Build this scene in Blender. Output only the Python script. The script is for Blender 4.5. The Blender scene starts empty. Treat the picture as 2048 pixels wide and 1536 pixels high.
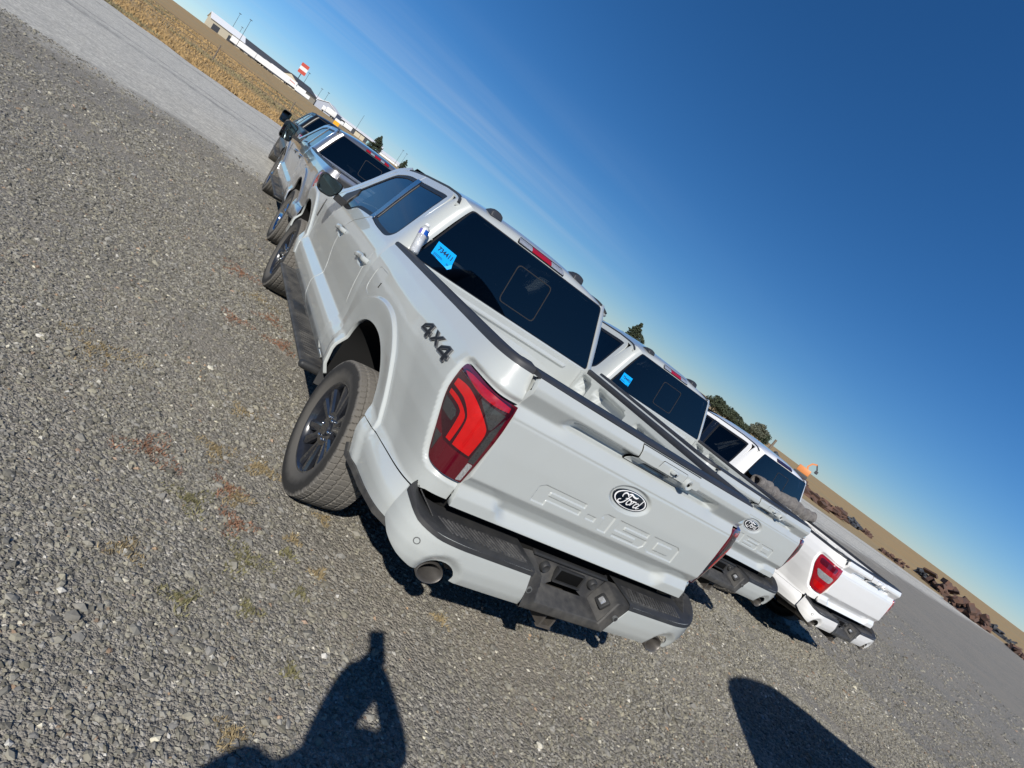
import bpy, bmesh, math, random
import numpy as np
from mathutils import Vector, Matrix
from mathutils.geometry import delaunay_2d_cdt
R = math.radians
random.seed(7); rng = np.random.default_rng(11)
scene = bpy.context.scene
COL = scene.collection

# ------------------------------------------------------------------ camera
CAM = np.array([-2.1455, -3.0320, 1.7278])
YAW, PITCH, ROLL, FPX = 0.585552, -0.161452, -0.634261, 1224.5
fw = np.array([math.sin(YAW)*math.cos(PITCH), math.cos(YAW)*math.cos(PITCH), math.sin(PITCH)])
rt = np.array([math.cos(YAW), -math.sin(YAW), 0.0]); dn = np.cross(fw, rt)
cx = math.cos(ROLL)*rt + math.sin(ROLL)*dn; cy = -math.sin(ROLL)*rt + math.cos(ROLL)*dn
cam = bpy.data.cameras.new('camera'); camo = bpy.data.objects.new('camera', cam); COL.objects.link(camo)
M = Matrix(((cx[0], -cy[0], -fw[0], CAM[0]), (cx[1], -cy[1], -fw[1], CAM[1]), (cx[2], -cy[2], -fw[2], CAM[2]), (0, 0, 0, 1)))
camo.matrix_world = M
cam.sensor_fit = 'HORIZONTAL'; cam.sensor_width = 36.0; cam.lens = FPX/2048*36.0
cam.clip_start = 0.01; cam.clip_end = 9000
scene.camera = camo

# ------------------------------------------------------------------ sky, sun, exposure
SUN_DIR = np.array([0.5027, 0.6591, -0.5594])          # the way the light travels
SUN_EL = math.asin(0.5594); SUN_AZ = math.atan2(-0.5027, -0.6591)   # compass-style, from +Y towards +X
SKY_STRENGTH = 0.094
world = bpy.data.worlds.new('World'); scene.world = world; world.use_nodes = True
nt = world.node_tree; nt.nodes.clear()
wo = nt.nodes.new('ShaderNodeOutputWorld'); bg = nt.nodes.new('ShaderNodeBackground'); bg.inputs[1].default_value = SKY_STRENGTH
sk = nt.nodes.new('ShaderNodeTexSky'); sk.sky_type = 'NISHITA'; sk.sun_disc = False
sk.sun_elevation = SUN_EL; sk.sun_rotation = (-SUN_AZ) % (2*math.pi)
sk.altitude = 0; sk.air_density = 0.8; sk.dust_density = 0.0; sk.ozone_density = 8.0
hs = nt.nodes.new('ShaderNodeHueSaturation'); hs.inputs['Saturation'].default_value = 1.14; nt.links.new(sk.outputs[0], hs.inputs['Color'])
# thin cirrus streaks: a layer of cloud at 9 km, looked up by direction
tc = nt.nodes.new('ShaderNodeTexCoord'); sp = nt.nodes.new('ShaderNodeSeparateXYZ'); nt.links.new(tc.outputs['Generated'], sp.inputs[0])
def wm(op, a, b=None, c=None):
    n = nt.nodes.new('ShaderNodeMath'); n.operation = op
    for i, v in enumerate((a, b, c)):
        if v is None: continue
        if isinstance(v, (int, float)): n.inputs[i].default_value = v
        else: nt.links.new(v, n.inputs[i])
    return n.outputs[0]
zz = wm('MAXIMUM', wm('ADD', sp.outputs[2], 0.06), 0.02)
cb = nt.nodes.new('ShaderNodeCombineXYZ'); nt.links.new(wm('DIVIDE', sp.outputs[0], zz), cb.inputs[0]); nt.links.new(wm('DIVIDE', sp.outputs[1], zz), cb.inputs[1])
mp = nt.nodes.new('ShaderNodeMapping'); mp.inputs['Rotation'].default_value = (0, 0, R(24)); mp.inputs['Scale'].default_value = (0.16, 0.95, 1); mp.inputs['Location'].default_value = (0.35, 0.55, 0)
nt.links.new(cb.outputs[0], mp.inputs[0])
nz = nt.nodes.new('ShaderNodeTexNoise'); nz.inputs['Scale'].default_value = 0.62; nz.inputs['Detail'].default_value = 8; nz.inputs['Roughness'].default_value = 0.55; nz.inputs['Distortion'].default_value = 0.45
nt.links.new(mp.outputs[0], nz.inputs['Vector'])
mr = nt.nodes.new('ShaderNodeMapRange'); mr.interpolation_type = 'SMOOTHSTEP'; mr.inputs[1].default_value = 0.44; mr.inputs[2].default_value = 0.80; mr.inputs[3].default_value = 0; mr.inputs[4].default_value = 0.48
nt.links.new(nz.outputs[0], mr.inputs[0])
bank = nt.nodes.new('ShaderNodeVectorMath'); bank.operation = 'DOT_PRODUCT'; nt.links.new(tc.outputs['Generated'], bank.inputs[0]); bank.inputs[1].default_value = (0.05, 0.985, 0.165)
bm_ = nt.nodes.new('ShaderNodeMapRange'); bm_.interpolation_type = 'SMOOTHSTEP'; bm_.inputs[1].default_value = 0.80; bm_.inputs[2].default_value = 0.985; bm_.inputs[3].default_value = 0.05; bm_.inputs[4].default_value = 1.0; nt.links.new(bank.outputs['Value'], bm_.inputs[0])
fade = nt.nodes.new('ShaderNodeMapRange'); fade.inputs[1].default_value = 0.0; fade.inputs[2].default_value = 0.05; nt.links.new(sp.outputs[2], fade.inputs[0])
mx = nt.nodes.new('ShaderNodeMix'); mx.data_type = 'RGBA'
top_ = nt.nodes.new('ShaderNodeMapRange'); top_.interpolation_type = 'SMOOTHSTEP'; top_.inputs[1].default_value = 0.12; top_.inputs[2].default_value = 0.26; top_.inputs[3].default_value = 1.0; top_.inputs[4].default_value = 0.0; nt.links.new(sp.outputs[2], top_.inputs[0])
nt.links.new(wm('MULTIPLY', wm('MULTIPLY', wm('MULTIPLY', mr.outputs[0], bm_.outputs[0]), fade.outputs[0]), top_.outputs[0]), mx.inputs[0]); nt.links.new(hs.outputs[0], mx.inputs[6]); mx.inputs[7].default_value = (5.2, 5.9, 6.8, 1)
nt.links.new(mx.outputs[2], bg.inputs[0]); nt.links.new(bg.outputs[0], wo.inputs[0])
sun = bpy.data.lights.new('sun', 'SUN'); sun.energy = 5.0; sun.angle = R(0.53); sun.color = (1.0, 0.955, 0.88)
suno = bpy.data.objects.new('sun', sun); COL.objects.link(suno); suno.rotation_euler = Vector(SUN_DIR).to_track_quat('-Z', 'Y').to_euler()
vs = scene.view_settings; vs.view_transform = 'Standard'; vs.look = 'None'; vs.exposure = 0.12; vs.gamma = 1.0; vs.use_curve_mapping = False
scene.render.engine = 'CYCLES'
scene.cycles.max_bounces = 8; scene.cycles.transparent_max_bounces = 12

# ------------------------------------------------------------------ materials
MAT = {}
def mat(name, col, rough=0.5, metal=0.0, coat=0.0, coat_r=0.03, spec=0.5, noise=None, bump=None, emit=None, sheen=None):
    """noise=(scale, amount, colour2[, detail]) mixes in a second colour; bump=(scale, strength, distance)"""
    m = bpy.data.materials.new(name); m.use_nodes = True; t = m.node_tree; b = t.nodes['Principled BSDF']
    b.inputs['Base Color'].default_value = (*col, 1); b.inputs['Roughness'].default_value = rough; b.inputs['Metallic'].default_value = metal
    b.inputs['Coat Weight'].default_value = coat; b.inputs['Coat Roughness'].default_value = coat_r; b.inputs['Specular IOR Level'].default_value = spec
    tc = t.nodes.new('ShaderNodeTexCoord')
    if noise:
        n = t.nodes.new('ShaderNodeTexNoise'); n.inputs['Scale'].default_value = noise[0]; n.inputs['Detail'].default_value = noise[3] if len(noise) > 3 else 5; n.inputs['Roughness'].default_value = 0.6
        t.links.new(tc.outputs['Object'], n.inputs['Vector'])
        r = t.nodes.new('ShaderNodeMapRange'); r.inputs[1].default_value = 0.35; r.inputs[2].default_value = 0.7; r.inputs[3].default_value = 0; r.inputs[4].default_value = noise[1]
        t.links.new(n.outputs[0], r.inputs[0])
        x = t.nodes.new('ShaderNodeMix'); x.data_type = 'RGBA'; t.links.new(r.outputs[0], x.inputs[0]); x.inputs[6].default_value = (*col, 1); x.inputs[7].default_value = (*noise[2], 1)
        t.links.new(x.outputs[2], b.inputs['Base Color'])
    if bump:
        n = t.nodes.new('ShaderNodeTexNoise'); n.inputs['Scale'].default_value = bump[0]; n.inputs['Detail'].default_value = 4; t.links.new(tc.outputs['Object'], n.inputs['Vector'])
        bp = t.nodes.new('ShaderNodeBump'); bp.inputs['Strength'].default_value = bump[1]; bp.inputs['Distance'].default_value = bump[2]
        t.links.new(n.outputs[0], bp.inputs['Height']); t.links.new(bp.outputs[0], b.inputs['Normal'])
    if emit: b.inputs['Emission Color'].default_value = (*emit[0], 1); b.inputs['Emission Strength'].default_value = emit[1]
    MAT[name] = m; return m
def paint(name, col, metal=0.0, rough=0.32, dust=0.35, dcol=(0.36, 0.33, 0.29)):
    """car paint under clear coat, with a patchy film of road dust"""
    m = bpy.data.materials.new(name); m.use_nodes = True; t = m.node_tree; b = t.nodes['Principled BSDF']
    b.inputs['Metallic'].default_value = metal; b.inputs['Coat Weight'].default_value = 1.0
    tc = t.nodes.new('ShaderNodeTexCoord'); s = t.nodes.new('ShaderNodeSeparateXYZ'); t.links.new(tc.outputs['Object'], s.inputs[0])
    n = t.nodes.new('ShaderNodeTexNoise'); n.inputs['Scale'].default_value = 5; n.inputs['Detail'].default_value = 7; n.inputs['Roughness'].default_value = 0.7; t.links.new(tc.outputs['Object'], n.inputs['Vector'])
    mu = t.nodes.new('ShaderNodeMath'); mu.operation = 'MULTIPLY'; mu.inputs[0].default_value = dust; t.links.new(n.outputs[0], mu.inputs[1])
    x = t.nodes.new('ShaderNodeMix'); x.data_type = 'RGBA'; t.links.new(mu.outputs[0], x.inputs[0]); x.inputs[6].default_value = (*col, 1); x.inputs[7].default_value = (*dcol, 1)
    t.links.new(x.outputs[2], b.inputs['Base Color'])
    ad = t.nodes.new('ShaderNodeMath'); ad.operation = 'MULTIPLY_ADD'; t.links.new(mu.outputs[0], ad.inputs[0]); ad.inputs[1].default_value = 0.22; ad.inputs[2].default_value = 0.012
    t.links.new(ad.outputs[0], b.inputs['Coat Roughness']); b.inputs['Roughness'].default_value = rough
    MAT[name] = m; return m
def glass(name, tint, gloss=(1, 1, 1), rough=0.0):
    m = bpy.data.materials.new(name); m.use_nodes = True; t = m.node_tree; t.nodes.remove(t.nodes['Principled BSDF']); o = t.nodes['Material Output']
    tr = t.nodes.new('ShaderNodeBsdfTransparent'); tr.inputs[0].default_value = (*tint, 1); gl = t.nodes.new('ShaderNodeBsdfGlossy'); gl.inputs['Color'].default_value = (*gloss, 1); gl.inputs['Roughness'].default_value = rough
    fr = t.nodes.new('ShaderNodeFresnel'); fr.inputs[0].default_value = 1.5; mi = t.nodes.new('ShaderNodeMixShader')
    t.links.new(fr.outputs[0], mi.inputs[0]); t.links.new(tr.outputs[0], mi.inputs[1]); t.links.new(gl.outputs[0], mi.inputs[2]); t.links.new(mi.outputs[0], o.inputs[0])
    MAT[name] = m; return m
paint('paint_gray', (0.425, 0.455, 0.450), dust=0.20)
paint('paint_silver', (0.50, 0.505, 0.51), metal=0.85, rough=0.30, dust=0.5)
paint('paint_black', (0.005, 0.006, 0.008), dust=0.02); MAT['paint_black'].node_tree.nodes['Principled BSDF'].inputs['Coat Weight'].default_value = 0.12; MAT['paint_black'].node_tree.nodes['Principled BSDF'].inputs['Specular IOR Level'].default_value = 0.2
paint('paint_white', (0.80, 0.80, 0.79), dust=0.12)
paint('paint_blue', (0.03, 0.05, 0.09), dust=0.2)
mat('black_plastic', (0.022, 0.023, 0.025), 0.55, spec=0.4, noise=(14, 0.5, (0.05, 0.049, 0.047)), bump=(900, 0.12, 0.001))
mat('dusty_plastic', (0.030, 0.030, 0.031), 0.6, spec=0.35, noise=(9, 0.75, (0.11, 0.105, 0.095)), bump=(700, 0.15, 0.001))
mat('tread_plastic', (0.032, 0.032, 0.033), 0.55, noise=(22, 0.8, (0.10, 0.098, 0.095)))
mat('rail_plastic', (0.024, 0.027, 0.034), 0.55, spec=0.4, noise=(6, 0.4, (0.05, 0.05, 0.052)), bump=(1200, 0.12, 0.0008))
mat('gap_black', (0.004, 0.004, 0.004), 0.9, spec=0.1)
mat('under_black', (0.012, 0.012, 0.012), 0.9, spec=0.15)
mat('rubber', (0.026, 0.026, 0.026), 0.75, spec=0.3)
mat('gloss_black', (0.006, 0.007, 0.010), 0.18, coat=1.0, coat_r=0.02)
mat('rim_black', (0.012, 0.014, 0.020), 0.22, coat=0.8, coat_r=0.04, noise=(20, 0.25, (0.05, 0.05, 0.05)))
mat('rim_silver', (0.55, 0.55, 0.56), 0.22, metal=1.0)
mat('chrome', (0.72, 0.72, 0.73), 0.06, metal=1.0)
mat('steel', (0.35, 0.34, 0.33), 0.35, metal=1.0, noise=(12, 0.6, (0.18, 0.16, 0.14)))
mat('exhaust_steel', (0.22, 0.21, 0.20), 0.5, metal=0.8, noise=(10, 0.8, (0.12, 0.11, 0.10)))
mat('exhaust_soot', (0.05, 0.046, 0.042), 0.8)
mat('frame_metal', (0.035, 0.033, 0.031), 0.7, noise=(8, 0.6, (0.10, 0.085, 0.07)))
mat('seat', (0.018, 0.018, 0.02), 0.7)
mat('seat_grey', (0.16, 0.16, 0.155), 0.75)
mat('interior', (0.012, 0.012, 0.013), 0.7)
mat('headliner', (0.22, 0.22, 0.21), 0.9)
mat('lens_dark_red', (0.085, 0.002, 0.008), 0.12, coat=1.0, coat_r=0.01)
mat('lens_deep', (0.028, 0.002, 0.006), 0.12, coat=1.0, coat_r=0.01)
mat('lens_bright_red', (0.50, 0.0015, 0.002), 0.25, coat=1.0, coat_r=0.01, noise=(40, 0.5, (0.36, 0.001, 0.002)), bump=(260, 0.25, 0.001))
mat('lens_mid_red', (0.34, 0.005, 0.012), 0.2, coat=1.0, coat_r=0.01, noise=(90, 0.5, (0.20, 0.003, 0.008)), bump=(200, 0.3, 0.001))
mat('lens_smoke', (0.026, 0.026, 0.028), 0.15, coat=1.0, coat_r=0.01, noise=(160, 0.6, (0.06, 0.06, 0.06)))
mat('lens_clear', (0.42, 0.43, 0.44), 0.12, metal=0.6, coat=1.0, coat_r=0.01, noise=(120, 0.8, (0.85, 0.86, 0.88)))
mat('badge_black', (0.005, 0.008, 0.014), 0.2, coat=1.0)
mat('badge_white', (0.80, 0.80, 0.80), 0.3)
mat('badge_edge', (0.06, 0.062, 0.066), 0.5)
mat('badge_face', (0.010, 0.011, 0.014), 0.5, spec=0.3)
mat('sensor_ring', (0.12, 0.125, 0.125), 0.4)
mat('sticker_blue', (0.0, 0.36, 0.87), 0.4, coat=0.4, coat_r=0.1)
mat('ink', (0.004, 0.012, 0.045), 0.6)
mat('sticker_paper', (0.72, 0.73, 0.72), 0.6)
mat('seal', (0.010, 0.010, 0.011), 0.5)
mat('slider_frame', (0.018, 0.016, 0.015), 0.6)
mat('mirror_glass', (0.10, 0.13, 0.14), 0.01, metal=1.0)
glass('privacy_glass', (0.05, 0.06, 0.066)); glass('front_glass', (0.20, 0.23, 0.22)); glass('lens_cover', (0.9, 0.9, 0.9))
def tyre_mat():
    m = bpy.data.materials.new('tyre_rubber'); m.use_nodes = True; t = m.node_tree; b = t.nodes['Principled BSDF']; b.inputs['Roughness'].default_value = 0.85; b.inputs['Specular IOR Level'].default_value = 0.25
    tc = t.nodes.new('ShaderNodeTexCoord'); s = t.nodes.new('ShaderNodeSeparateXYZ'); t.links.new(tc.outputs['Object'], s.inputs[0])
    def mth(op, a, bb):
        n = t.nodes.new('ShaderNodeMath'); n.operation = op
        for i, v in enumerate((a, bb)):
            if isinstance(v, (int, float)): n.inputs[i].default_value = v
            else: t.links.new(v, n.inputs[i])
        return n.outputs[0]
    r = mth('SQRT', mth('ADD', mth('MULTIPLY', s.outputs[1], s.outputs[1]), mth('MULTIPLY', s.outputs[2], s.outputs[2])), 0)
    n = t.nodes.new('ShaderNodeTexNoise'); n.inputs['Scale'].default_value = 26; n.inputs['Detail'].default_value = 6; t.links.new(tc.outputs['Object'], n.inputs['Vector'])
    f = mth('ADD', r, mth('MULTIPLY', mth('SUBTRACT', n.outputs[0], 0.5), 0.035))
    g = t.nodes.new('ShaderNodeMapRange'); g.inputs[1].default_value = 0.378; g.inputs[2].default_value = 0.392; g.inputs[3].default_value = 0.0; g.inputs[4].default_value = 0.85; t.links.new(f, g.inputs[0])
    h = t.nodes.new('ShaderNodeMapRange'); h.inputs[1].default_value = 0.345; h.inputs[2].default_value = 0.30; h.inputs[3].default_value = 0.0; h.inputs[4].default_value = 0.5; t.links.new(f, h.inputs[0])
    x = t.nodes.new('ShaderNodeMix'); x.data_type = 'RGBA'; t.links.new(mth('MAXIMUM', g.outputs[0], h.outputs[0]), x.inputs[0]); x.inputs[6].default_value = (0.030, 0.029, 0.028, 1); x.inputs[7].default_value = (0.155, 0.145, 0.130, 1)
    t.links.new(x.outputs[2], b.inputs['Base Color']); MAT['tyre_rubber'] = m
tyre_mat()

# ------------------------------------------------------------------ mesh helpers
CACHE = {}
PMAP = {}      # paint name -> replacement, set while building a truck of another colour
def link(name, me, m, parent=None, loc=None):
    o = bpy.data.objects.new(name, me); COL.objects.link(o)
    if m:
        m = PMAP.get(m, m)
        if not me.materials: me.materials.append(MAT[m])
        if me.materials[0] is not MAT[m]: o.material_slots[0].link = 'OBJECT'; o.material_slots[0].material = MAT[m]
    if parent: o.parent = parent
    if loc is not None: o.location = loc
    return o
def mesh(V, F, N=None, smooth=True, name='m'):
    me = bpy.data.meshes.new(name); me.from_pydata([tuple(map(float, v)) for v in V], [], [tuple(map(int, f)) for f in F]); me.update()
    me.polygons.foreach_set('use_smooth', [smooth]*len(me.polygons))
    if N is not None: me.normals_split_custom_set_from_vertices([tuple(map(float, n)) for n in N])
    return me
def mk(name, V, F, m, parent=None, N=None, smooth=False, loc=None):
    return link(name, mesh(V, F, N, smooth, name), m, parent, loc)
def frombm(name, bm, m, parent=None, smooth=False, auto=None, loc=None):
    bmesh.ops.recalc_face_normals(bm, faces=bm.faces)
    me = bpy.data.meshes.new(name); bm.to_mesh(me); bm.free()
    me.polygons.foreach_set('use_smooth', [bool(smooth)]*len(me.polygons))
    if auto: me.set_sharp_from_angle(angle=R(auto))
    return link(name, me, m, parent, loc)
def empty(name, loc=(0, 0, 0), rz=0.0, label=None, cat=None, group=None):
    o = bpy.data.objects.new(name, None); COL.objects.link(o); o.location = loc; o.rotation_euler = (0, 0, rz); o.empty_display_size = 0.2
    if label: tag(o, label, cat, group)
    return o
def tag(o, label, cat, group=None, kind=None):
    o['label'] = label; o['category'] = cat
    if group: o['group'] = group
    if kind: o['kind'] = kind
    return o
def struct(o, kind='structure'): o['kind'] = kind; return o
def box(bm, lo, hi, bev=0.0, mx=None, seg=2):
    c = [(a+b)/2 for a, b in zip(lo, hi)]; s = [abs(b-a) for a, b in zip(lo, hi)]
    r = bmesh.ops.create_cube(bm, size=1, matrix=(mx or Matrix()) @ Matrix.Translation(c) @ Matrix.Diagonal((*s, 1)))
    if bev:
        e = {x for v in r['verts'] for x in v.link_edges}
        bmesh.ops.bevel(bm, geom=list(e), offset=min(bev, min(s)*0.49), segments=seg, affect='EDGES', profile=0.5)
def boxo(name, lo, hi, m, parent=None, bev=0.0, mx=None, seg=2):
    bm = bmesh.new(); box(bm, lo, hi, bev, mx, seg); return frombm(name, bm, m, parent, smooth=bev > 0, auto=40 if bev > 0 else None)
def cyl(bm, p, q, r1, r2=None, n=24, caps=True):
    p = Vector(p); q = Vector(q); d = q-p
    bmesh.ops.create_cone(bm, cap_ends=caps, cap_tris=False, segments=n, radius1=r1, radius2=r1 if r2 is None else r2, depth=d.length, matrix=Matrix.Translation((p+q)/2) @ d.to_track_quat('Z', 'Y').to_matrix().to_4x4())
def cylo(name, p, q, r1, m, parent=None, r2=None, n=24, auto=40):
    bm = bmesh.new(); cyl(bm, p, q, r1, r2, n); return frombm(name, bm, m, parent, smooth=True, auto=auto)
def lathe(prof, n=48, axis='x', closed=False):
    """prof: list of (a, r); a runs along the axis"""
    V = []; F = []; k = len(prof)
    for i in range(n):
        t = 2*math.pi*i/n; c, s = math.cos(t), math.sin(t)
        for a, r in prof:
            V.append((a, r*c, r*s) if axis == 'x' else ((r*c, a, r*s) if axis == 'y' else (r*c, r*s, a)))
    for i in range(n):
        j = (i+1) % n
        for q in range(k if closed else k-1):
            q2 = (q+1) % k; F.append((i*k+q, i*k+q2, j*k+q2, j*k+q))
    return V, F
def latheo(name, prof, m, parent=None, n=48, axis='x', closed=False, auto=35, loc=None):
    V, F = lathe(prof, n, axis, closed); bm = bmesh.new(); vs = [bm.verts.new(v) for v in V]
    for f in F:
        try: bm.faces.new([vs[i] for i in f])
        except ValueError: pass
    bmesh.ops.remove_doubles(bm, verts=bm.verts, dist=1e-6)
    return frombm(name, bm, m, parent, smooth=True, auto=auto, loc=loc)
def sweep(pts, sec, closed=False, caps=True, up=(0, 0, 1)):
    """sweep a 2-D section [(side, up)] along a 3-D polyline"""
    P = [Vector(p) for p in pts]; n = len(P); V = []; F = []; k = len(sec); up = Vector(up)
    for i in range(n):
        d = (P[min(i+1, n-1)]-P[max(i-1, 0)]).normalized(); s = d.cross(up).normalized(); u = s.cross(d)
        for a, b in sec: V.append(P[i]+s*a+u*b)
    for i in range(n-1):
        for j in range(k): F.append((i*k+j, i*k+(j+1) % k, (i+1)*k+(j+1) % k, (i+1)*k+j))
    if caps: F.append(tuple(range(k))[::-1]); F.append(tuple(range((n-1)*k, n*k)))
    return V, F
def sweepo(name, pts, sec, m, parent=None, auto=40, up=(0, 0, 1), smooth=True):
    V, F = sweep(pts, sec, up=up); bm = bmesh.new(); vs = [bm.verts.new(v) for v in V]
    for f in F: bm.faces.new([vs[i] for i in f])
    return frombm(name, bm, m, parent, smooth=smooth, auto=auto)
def circ(r, n=12, sx=1, sy=1): return [(r*sx*math.cos(2*math.pi*i/n), r*sy*math.sin(2*math.pi*i/n)) for i in range(n)]

# ---- numpy surface tools
def table(pts, lo, hi, sig, n=1200):
    g = np.linspace(lo, hi, n); p = np.array(sorted(pts), float); v = np.interp(g, p[:, 0], p[:, 1])
    s = max(sig/((hi-lo)/(n-1)), 0.5); k = np.arange(-int(4*s)-1, int(4*s)+2); w = np.exp(-.5*(k/s)**2); w /= w.sum()
    v = np.convolve(np.pad(v, len(k)//2, mode='reflect', reflect_type='odd'), w, 'valid')
    return lambda x: np.interp(x, g, v)
def sstep(a, b, x):
    t = np.clip((np.asarray(x, float)-a)/(b-a), 0, 1); return t*t*(3-2*t)
def inside(P, poly):
    poly = np.asarray(poly, float); x, y = P[:, 0], P[:, 1]; r = np.zeros(len(P), bool); n = len(poly)
    for i in range(n):
        x1, y1 = poly[i]; x2, y2 = poly[(i+1) % n]
        if y1 == y2: continue
        c = ((y1 > y) != (y2 > y)) & (x < (x2-x1)*(y-y1)/(y2-y1)+x1); r ^= c
    return r
def segdist(P, poly, closed=True):
    poly = np.asarray(poly, float); n = len(poly); d = np.full(len(P), 1e9)
    for i in range(n if closed else n-1):
        a = poly[i]; b = poly[(i+1) % n]; ab = b-a; L = ab@ab
        if L < 1e-14: continue
        t = np.clip(((P-a)@ab)/L, 0, 1); d = np.minimum(d, np.linalg.norm(P-a-t[:, None]*ab, axis=1))
    return d
def sdf(P, poly): return np.where(inside(P, poly), -1, 1)*segdist(P, poly)
def densify(poly, h, closed=True):
    poly = [np.array(p, float) for p in poly]; out = []
    for i in range(len(poly) if closed else len(poly)-1):
        a = poly[i]; b = poly[(i+1) % len(poly)]; n = max(1, int(math.ceil(np.linalg.norm(b-a)/h)))
        out += [a+(b-a)*k/n for k in range(n)]
    if not closed: out.append(poly[-1])
    return out
def smooth_poly(pts, n=6, closed=True, keep=()):
    """Catmull-Rom through the points; indices in keep stay sharp corners"""
    P = [np.array(p, float) for p in pts]; N = len(P); out = []
    for i in range(N if closed else N-1):
        p1, p2 = P[i], P[(i+1) % N]
        p0 = P[(i-1) % N] if (closed or i > 0) else p1; p3 = P[(i+2) % N] if (closed or i+2 < N) else p2
        if i in keep: p0 = p1
        if (i+1) % N in keep: p3 = p2
        for k in range(n):
            t = k/n; out.append(0.5*((2*p1)+(p2-p0)*t+(2*p0-5*p1+4*p2-p3)*t*t+(3*p1-p0-3*p2+p3)*t**3))
    if not closed: out.append(P[-1])
    return out
def rounded(poly, r, n=4):
    out = []; N = len(poly)
    for i in range(N):
        p = np.array(poly[i], float); a = np.array(poly[i-1], float); b = np.array(poly[(i+1) % N], float)
        u = a-p; v = b-p; rr = min(r, np.linalg.norm(u)*.45, np.linalg.norm(v)*.45); u = u/np.linalg.norm(u)*rr; v = v/np.linalg.norm(v)*rr
        for k in range(n+1):
            t = k/n; out.append((1-t)**2*(p+u)+2*t*(1-t)*p+t*t*(p+v))
    return out
def panel_data(outline, fmap, h, holes=(), thick=0.012, sgn=1, hb=None, rim=True, fine=None, extra=None):
    """sheet over a 2-D outline, carried into 3-D by fmap((n,2))->(n,3); smooth normals from the map; a rim turned in at the edge"""
    hb = hb or h; loops = [densify(outline, hb)]+[densify(x, hb) for x in holes]
    pts = []; edges = []
    for L in loops:
        b = len(pts); pts += [tuple(p) for p in L]; edges += [(b+i, b+(i+1) % len(L)) for i in range(len(L))]
    A = np.array(outline, float); lo = A.min(0); hi = A.max(0)
    def grid(h, lo, hi):
        gx = np.arange(lo[0]+h*.5, hi[0], h); gy = np.arange(lo[1]+h*.5, hi[1], h)
        g = np.array(np.meshgrid(gx, gy)).reshape(2, -1).T
        return g
    g = grid(h, lo, hi)
    if fine:
        for (f0, f1, fh) in fine:
            f0 = np.array(f0); f1 = np.array(f1)
            m = ((g > f0-h*.3) & (g < f1+h*.3)).all(1); g = np.r_[g[~m], grid(fh, f0, f1)]
    if extra is not None:
        for ep, drop in extra: g = np.r_[g[~drop(g)], ep]      # rows of points laid along a crease
    bl = np.array(pts); ok = inside(g, outline)
    for x in holes: ok &= ~inside(g, x)
    g = g[ok]
    for L in loops:
        keep = segdist(g, np.array(L)) > hb*0.45; g = g[keep]
    allp = [Vector(p) for p in pts]+[Vector(p) for p in g]
    v2, _, f2, *_ = delaunay_2d_cdt(allp, edges, [], 0, 1e-7)
    P = np.array([(v.x, v.y) for v in v2]); T = np.array([f for f in f2 if len(f) == 3], int)
    c = P[T].mean(1); ok = inside(c, outline)
    for x in holes: ok &= ~inside(c, x)
    T = T[ok]
    e = 5e-4
    V = fmap(P); du = fmap(P+[e, 0])-fmap(P-[e, 0]); dv = fmap(P+[0, e])-fmap(P-[0, e]); N = np.cross(du, dv)*sgn
    N /= np.maximum(np.linalg.norm(N, axis=1), 1e-12)[:, None]
    fn = np.cross(V[T[:, 1]]-V[T[:, 0]], V[T[:, 2]]-V[T[:, 0]]); flip = (fn*N[T[:, 0]]).sum(1) < 0
    T[flip] = T[flip][:, ::-1]
    F = [tuple(t) for t in T]
    if rim:
        cnt = {}
        for t in F:
            for a, b in ((t[0], t[1]), (t[1], t[2]), (t[2], t[0])): cnt[(a, b)] = 1
        be = [(a, b) for (a, b) in cnt if (b, a) not in cnt]
        out = np.zeros_like(V)
        for a, b in be:
            o = np.cross(V[b]-V[a], N[a]); l = np.linalg.norm(o)
            if l > 0: out[a] += o/l; out[b] += o/l
        ids = sorted({x for ab in be for x in ab}); mp_ = {x: i for i, x in enumerate(ids)}; ids = np.array(ids)
        o = out[ids]; o /= np.maximum(np.linalg.norm(o, axis=1), 1e-9)[:, None]; n0 = N[ids]
        n1 = o+n0*.6; n1 /= np.maximum(np.linalg.norm(n1, axis=1), 1e-9)[:, None]
        b0 = len(V); k = len(ids)
        V = np.r_[V, V[ids], V[ids]-n0*thick]; N = np.r_[N, n1, o]
        F += [(b0+mp_[a], b0+k+mp_[a], b0+k+mp_[b], b0+mp_[b]) for a, b in be]
    return V, F, N
def panel(name, outline, fmap, h, m, parent=None, mirror=False, key=None, **kw):
    ck = (key or name, mirror)
    if ck in CACHE: return link(name, CACHE[ck], m, parent)
    dk = ('data', key or name)
    if dk not in CACHE: CACHE[dk] = panel_data(outline, fmap, h, **kw)
    V, F, N = CACHE[dk]
    if mirror: V = V*[-1, 1, 1]; N = N*[-1, 1, 1]; F = [f[::-1] for f in F]
    me = mesh(V, F, N, True, name); CACHE[ck] = me
    return link(name, me, m, parent)
def both(name, outline, fmap, h, m, parent, key=None, **kw):
    return [panel(name, outline, fmap, h, m, parent, mirror=s, key=key, **kw) for s in (False, True)]
def plate(name, outline, fmap, thick, m, parent=None, h=0.02, holes=(), mirror=False, key=None, sgn=1):
    return panel(name, outline, fmap, h, m, parent, mirror=mirror, key=key, holes=holes, thick=thick, sgn=sgn)
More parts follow.
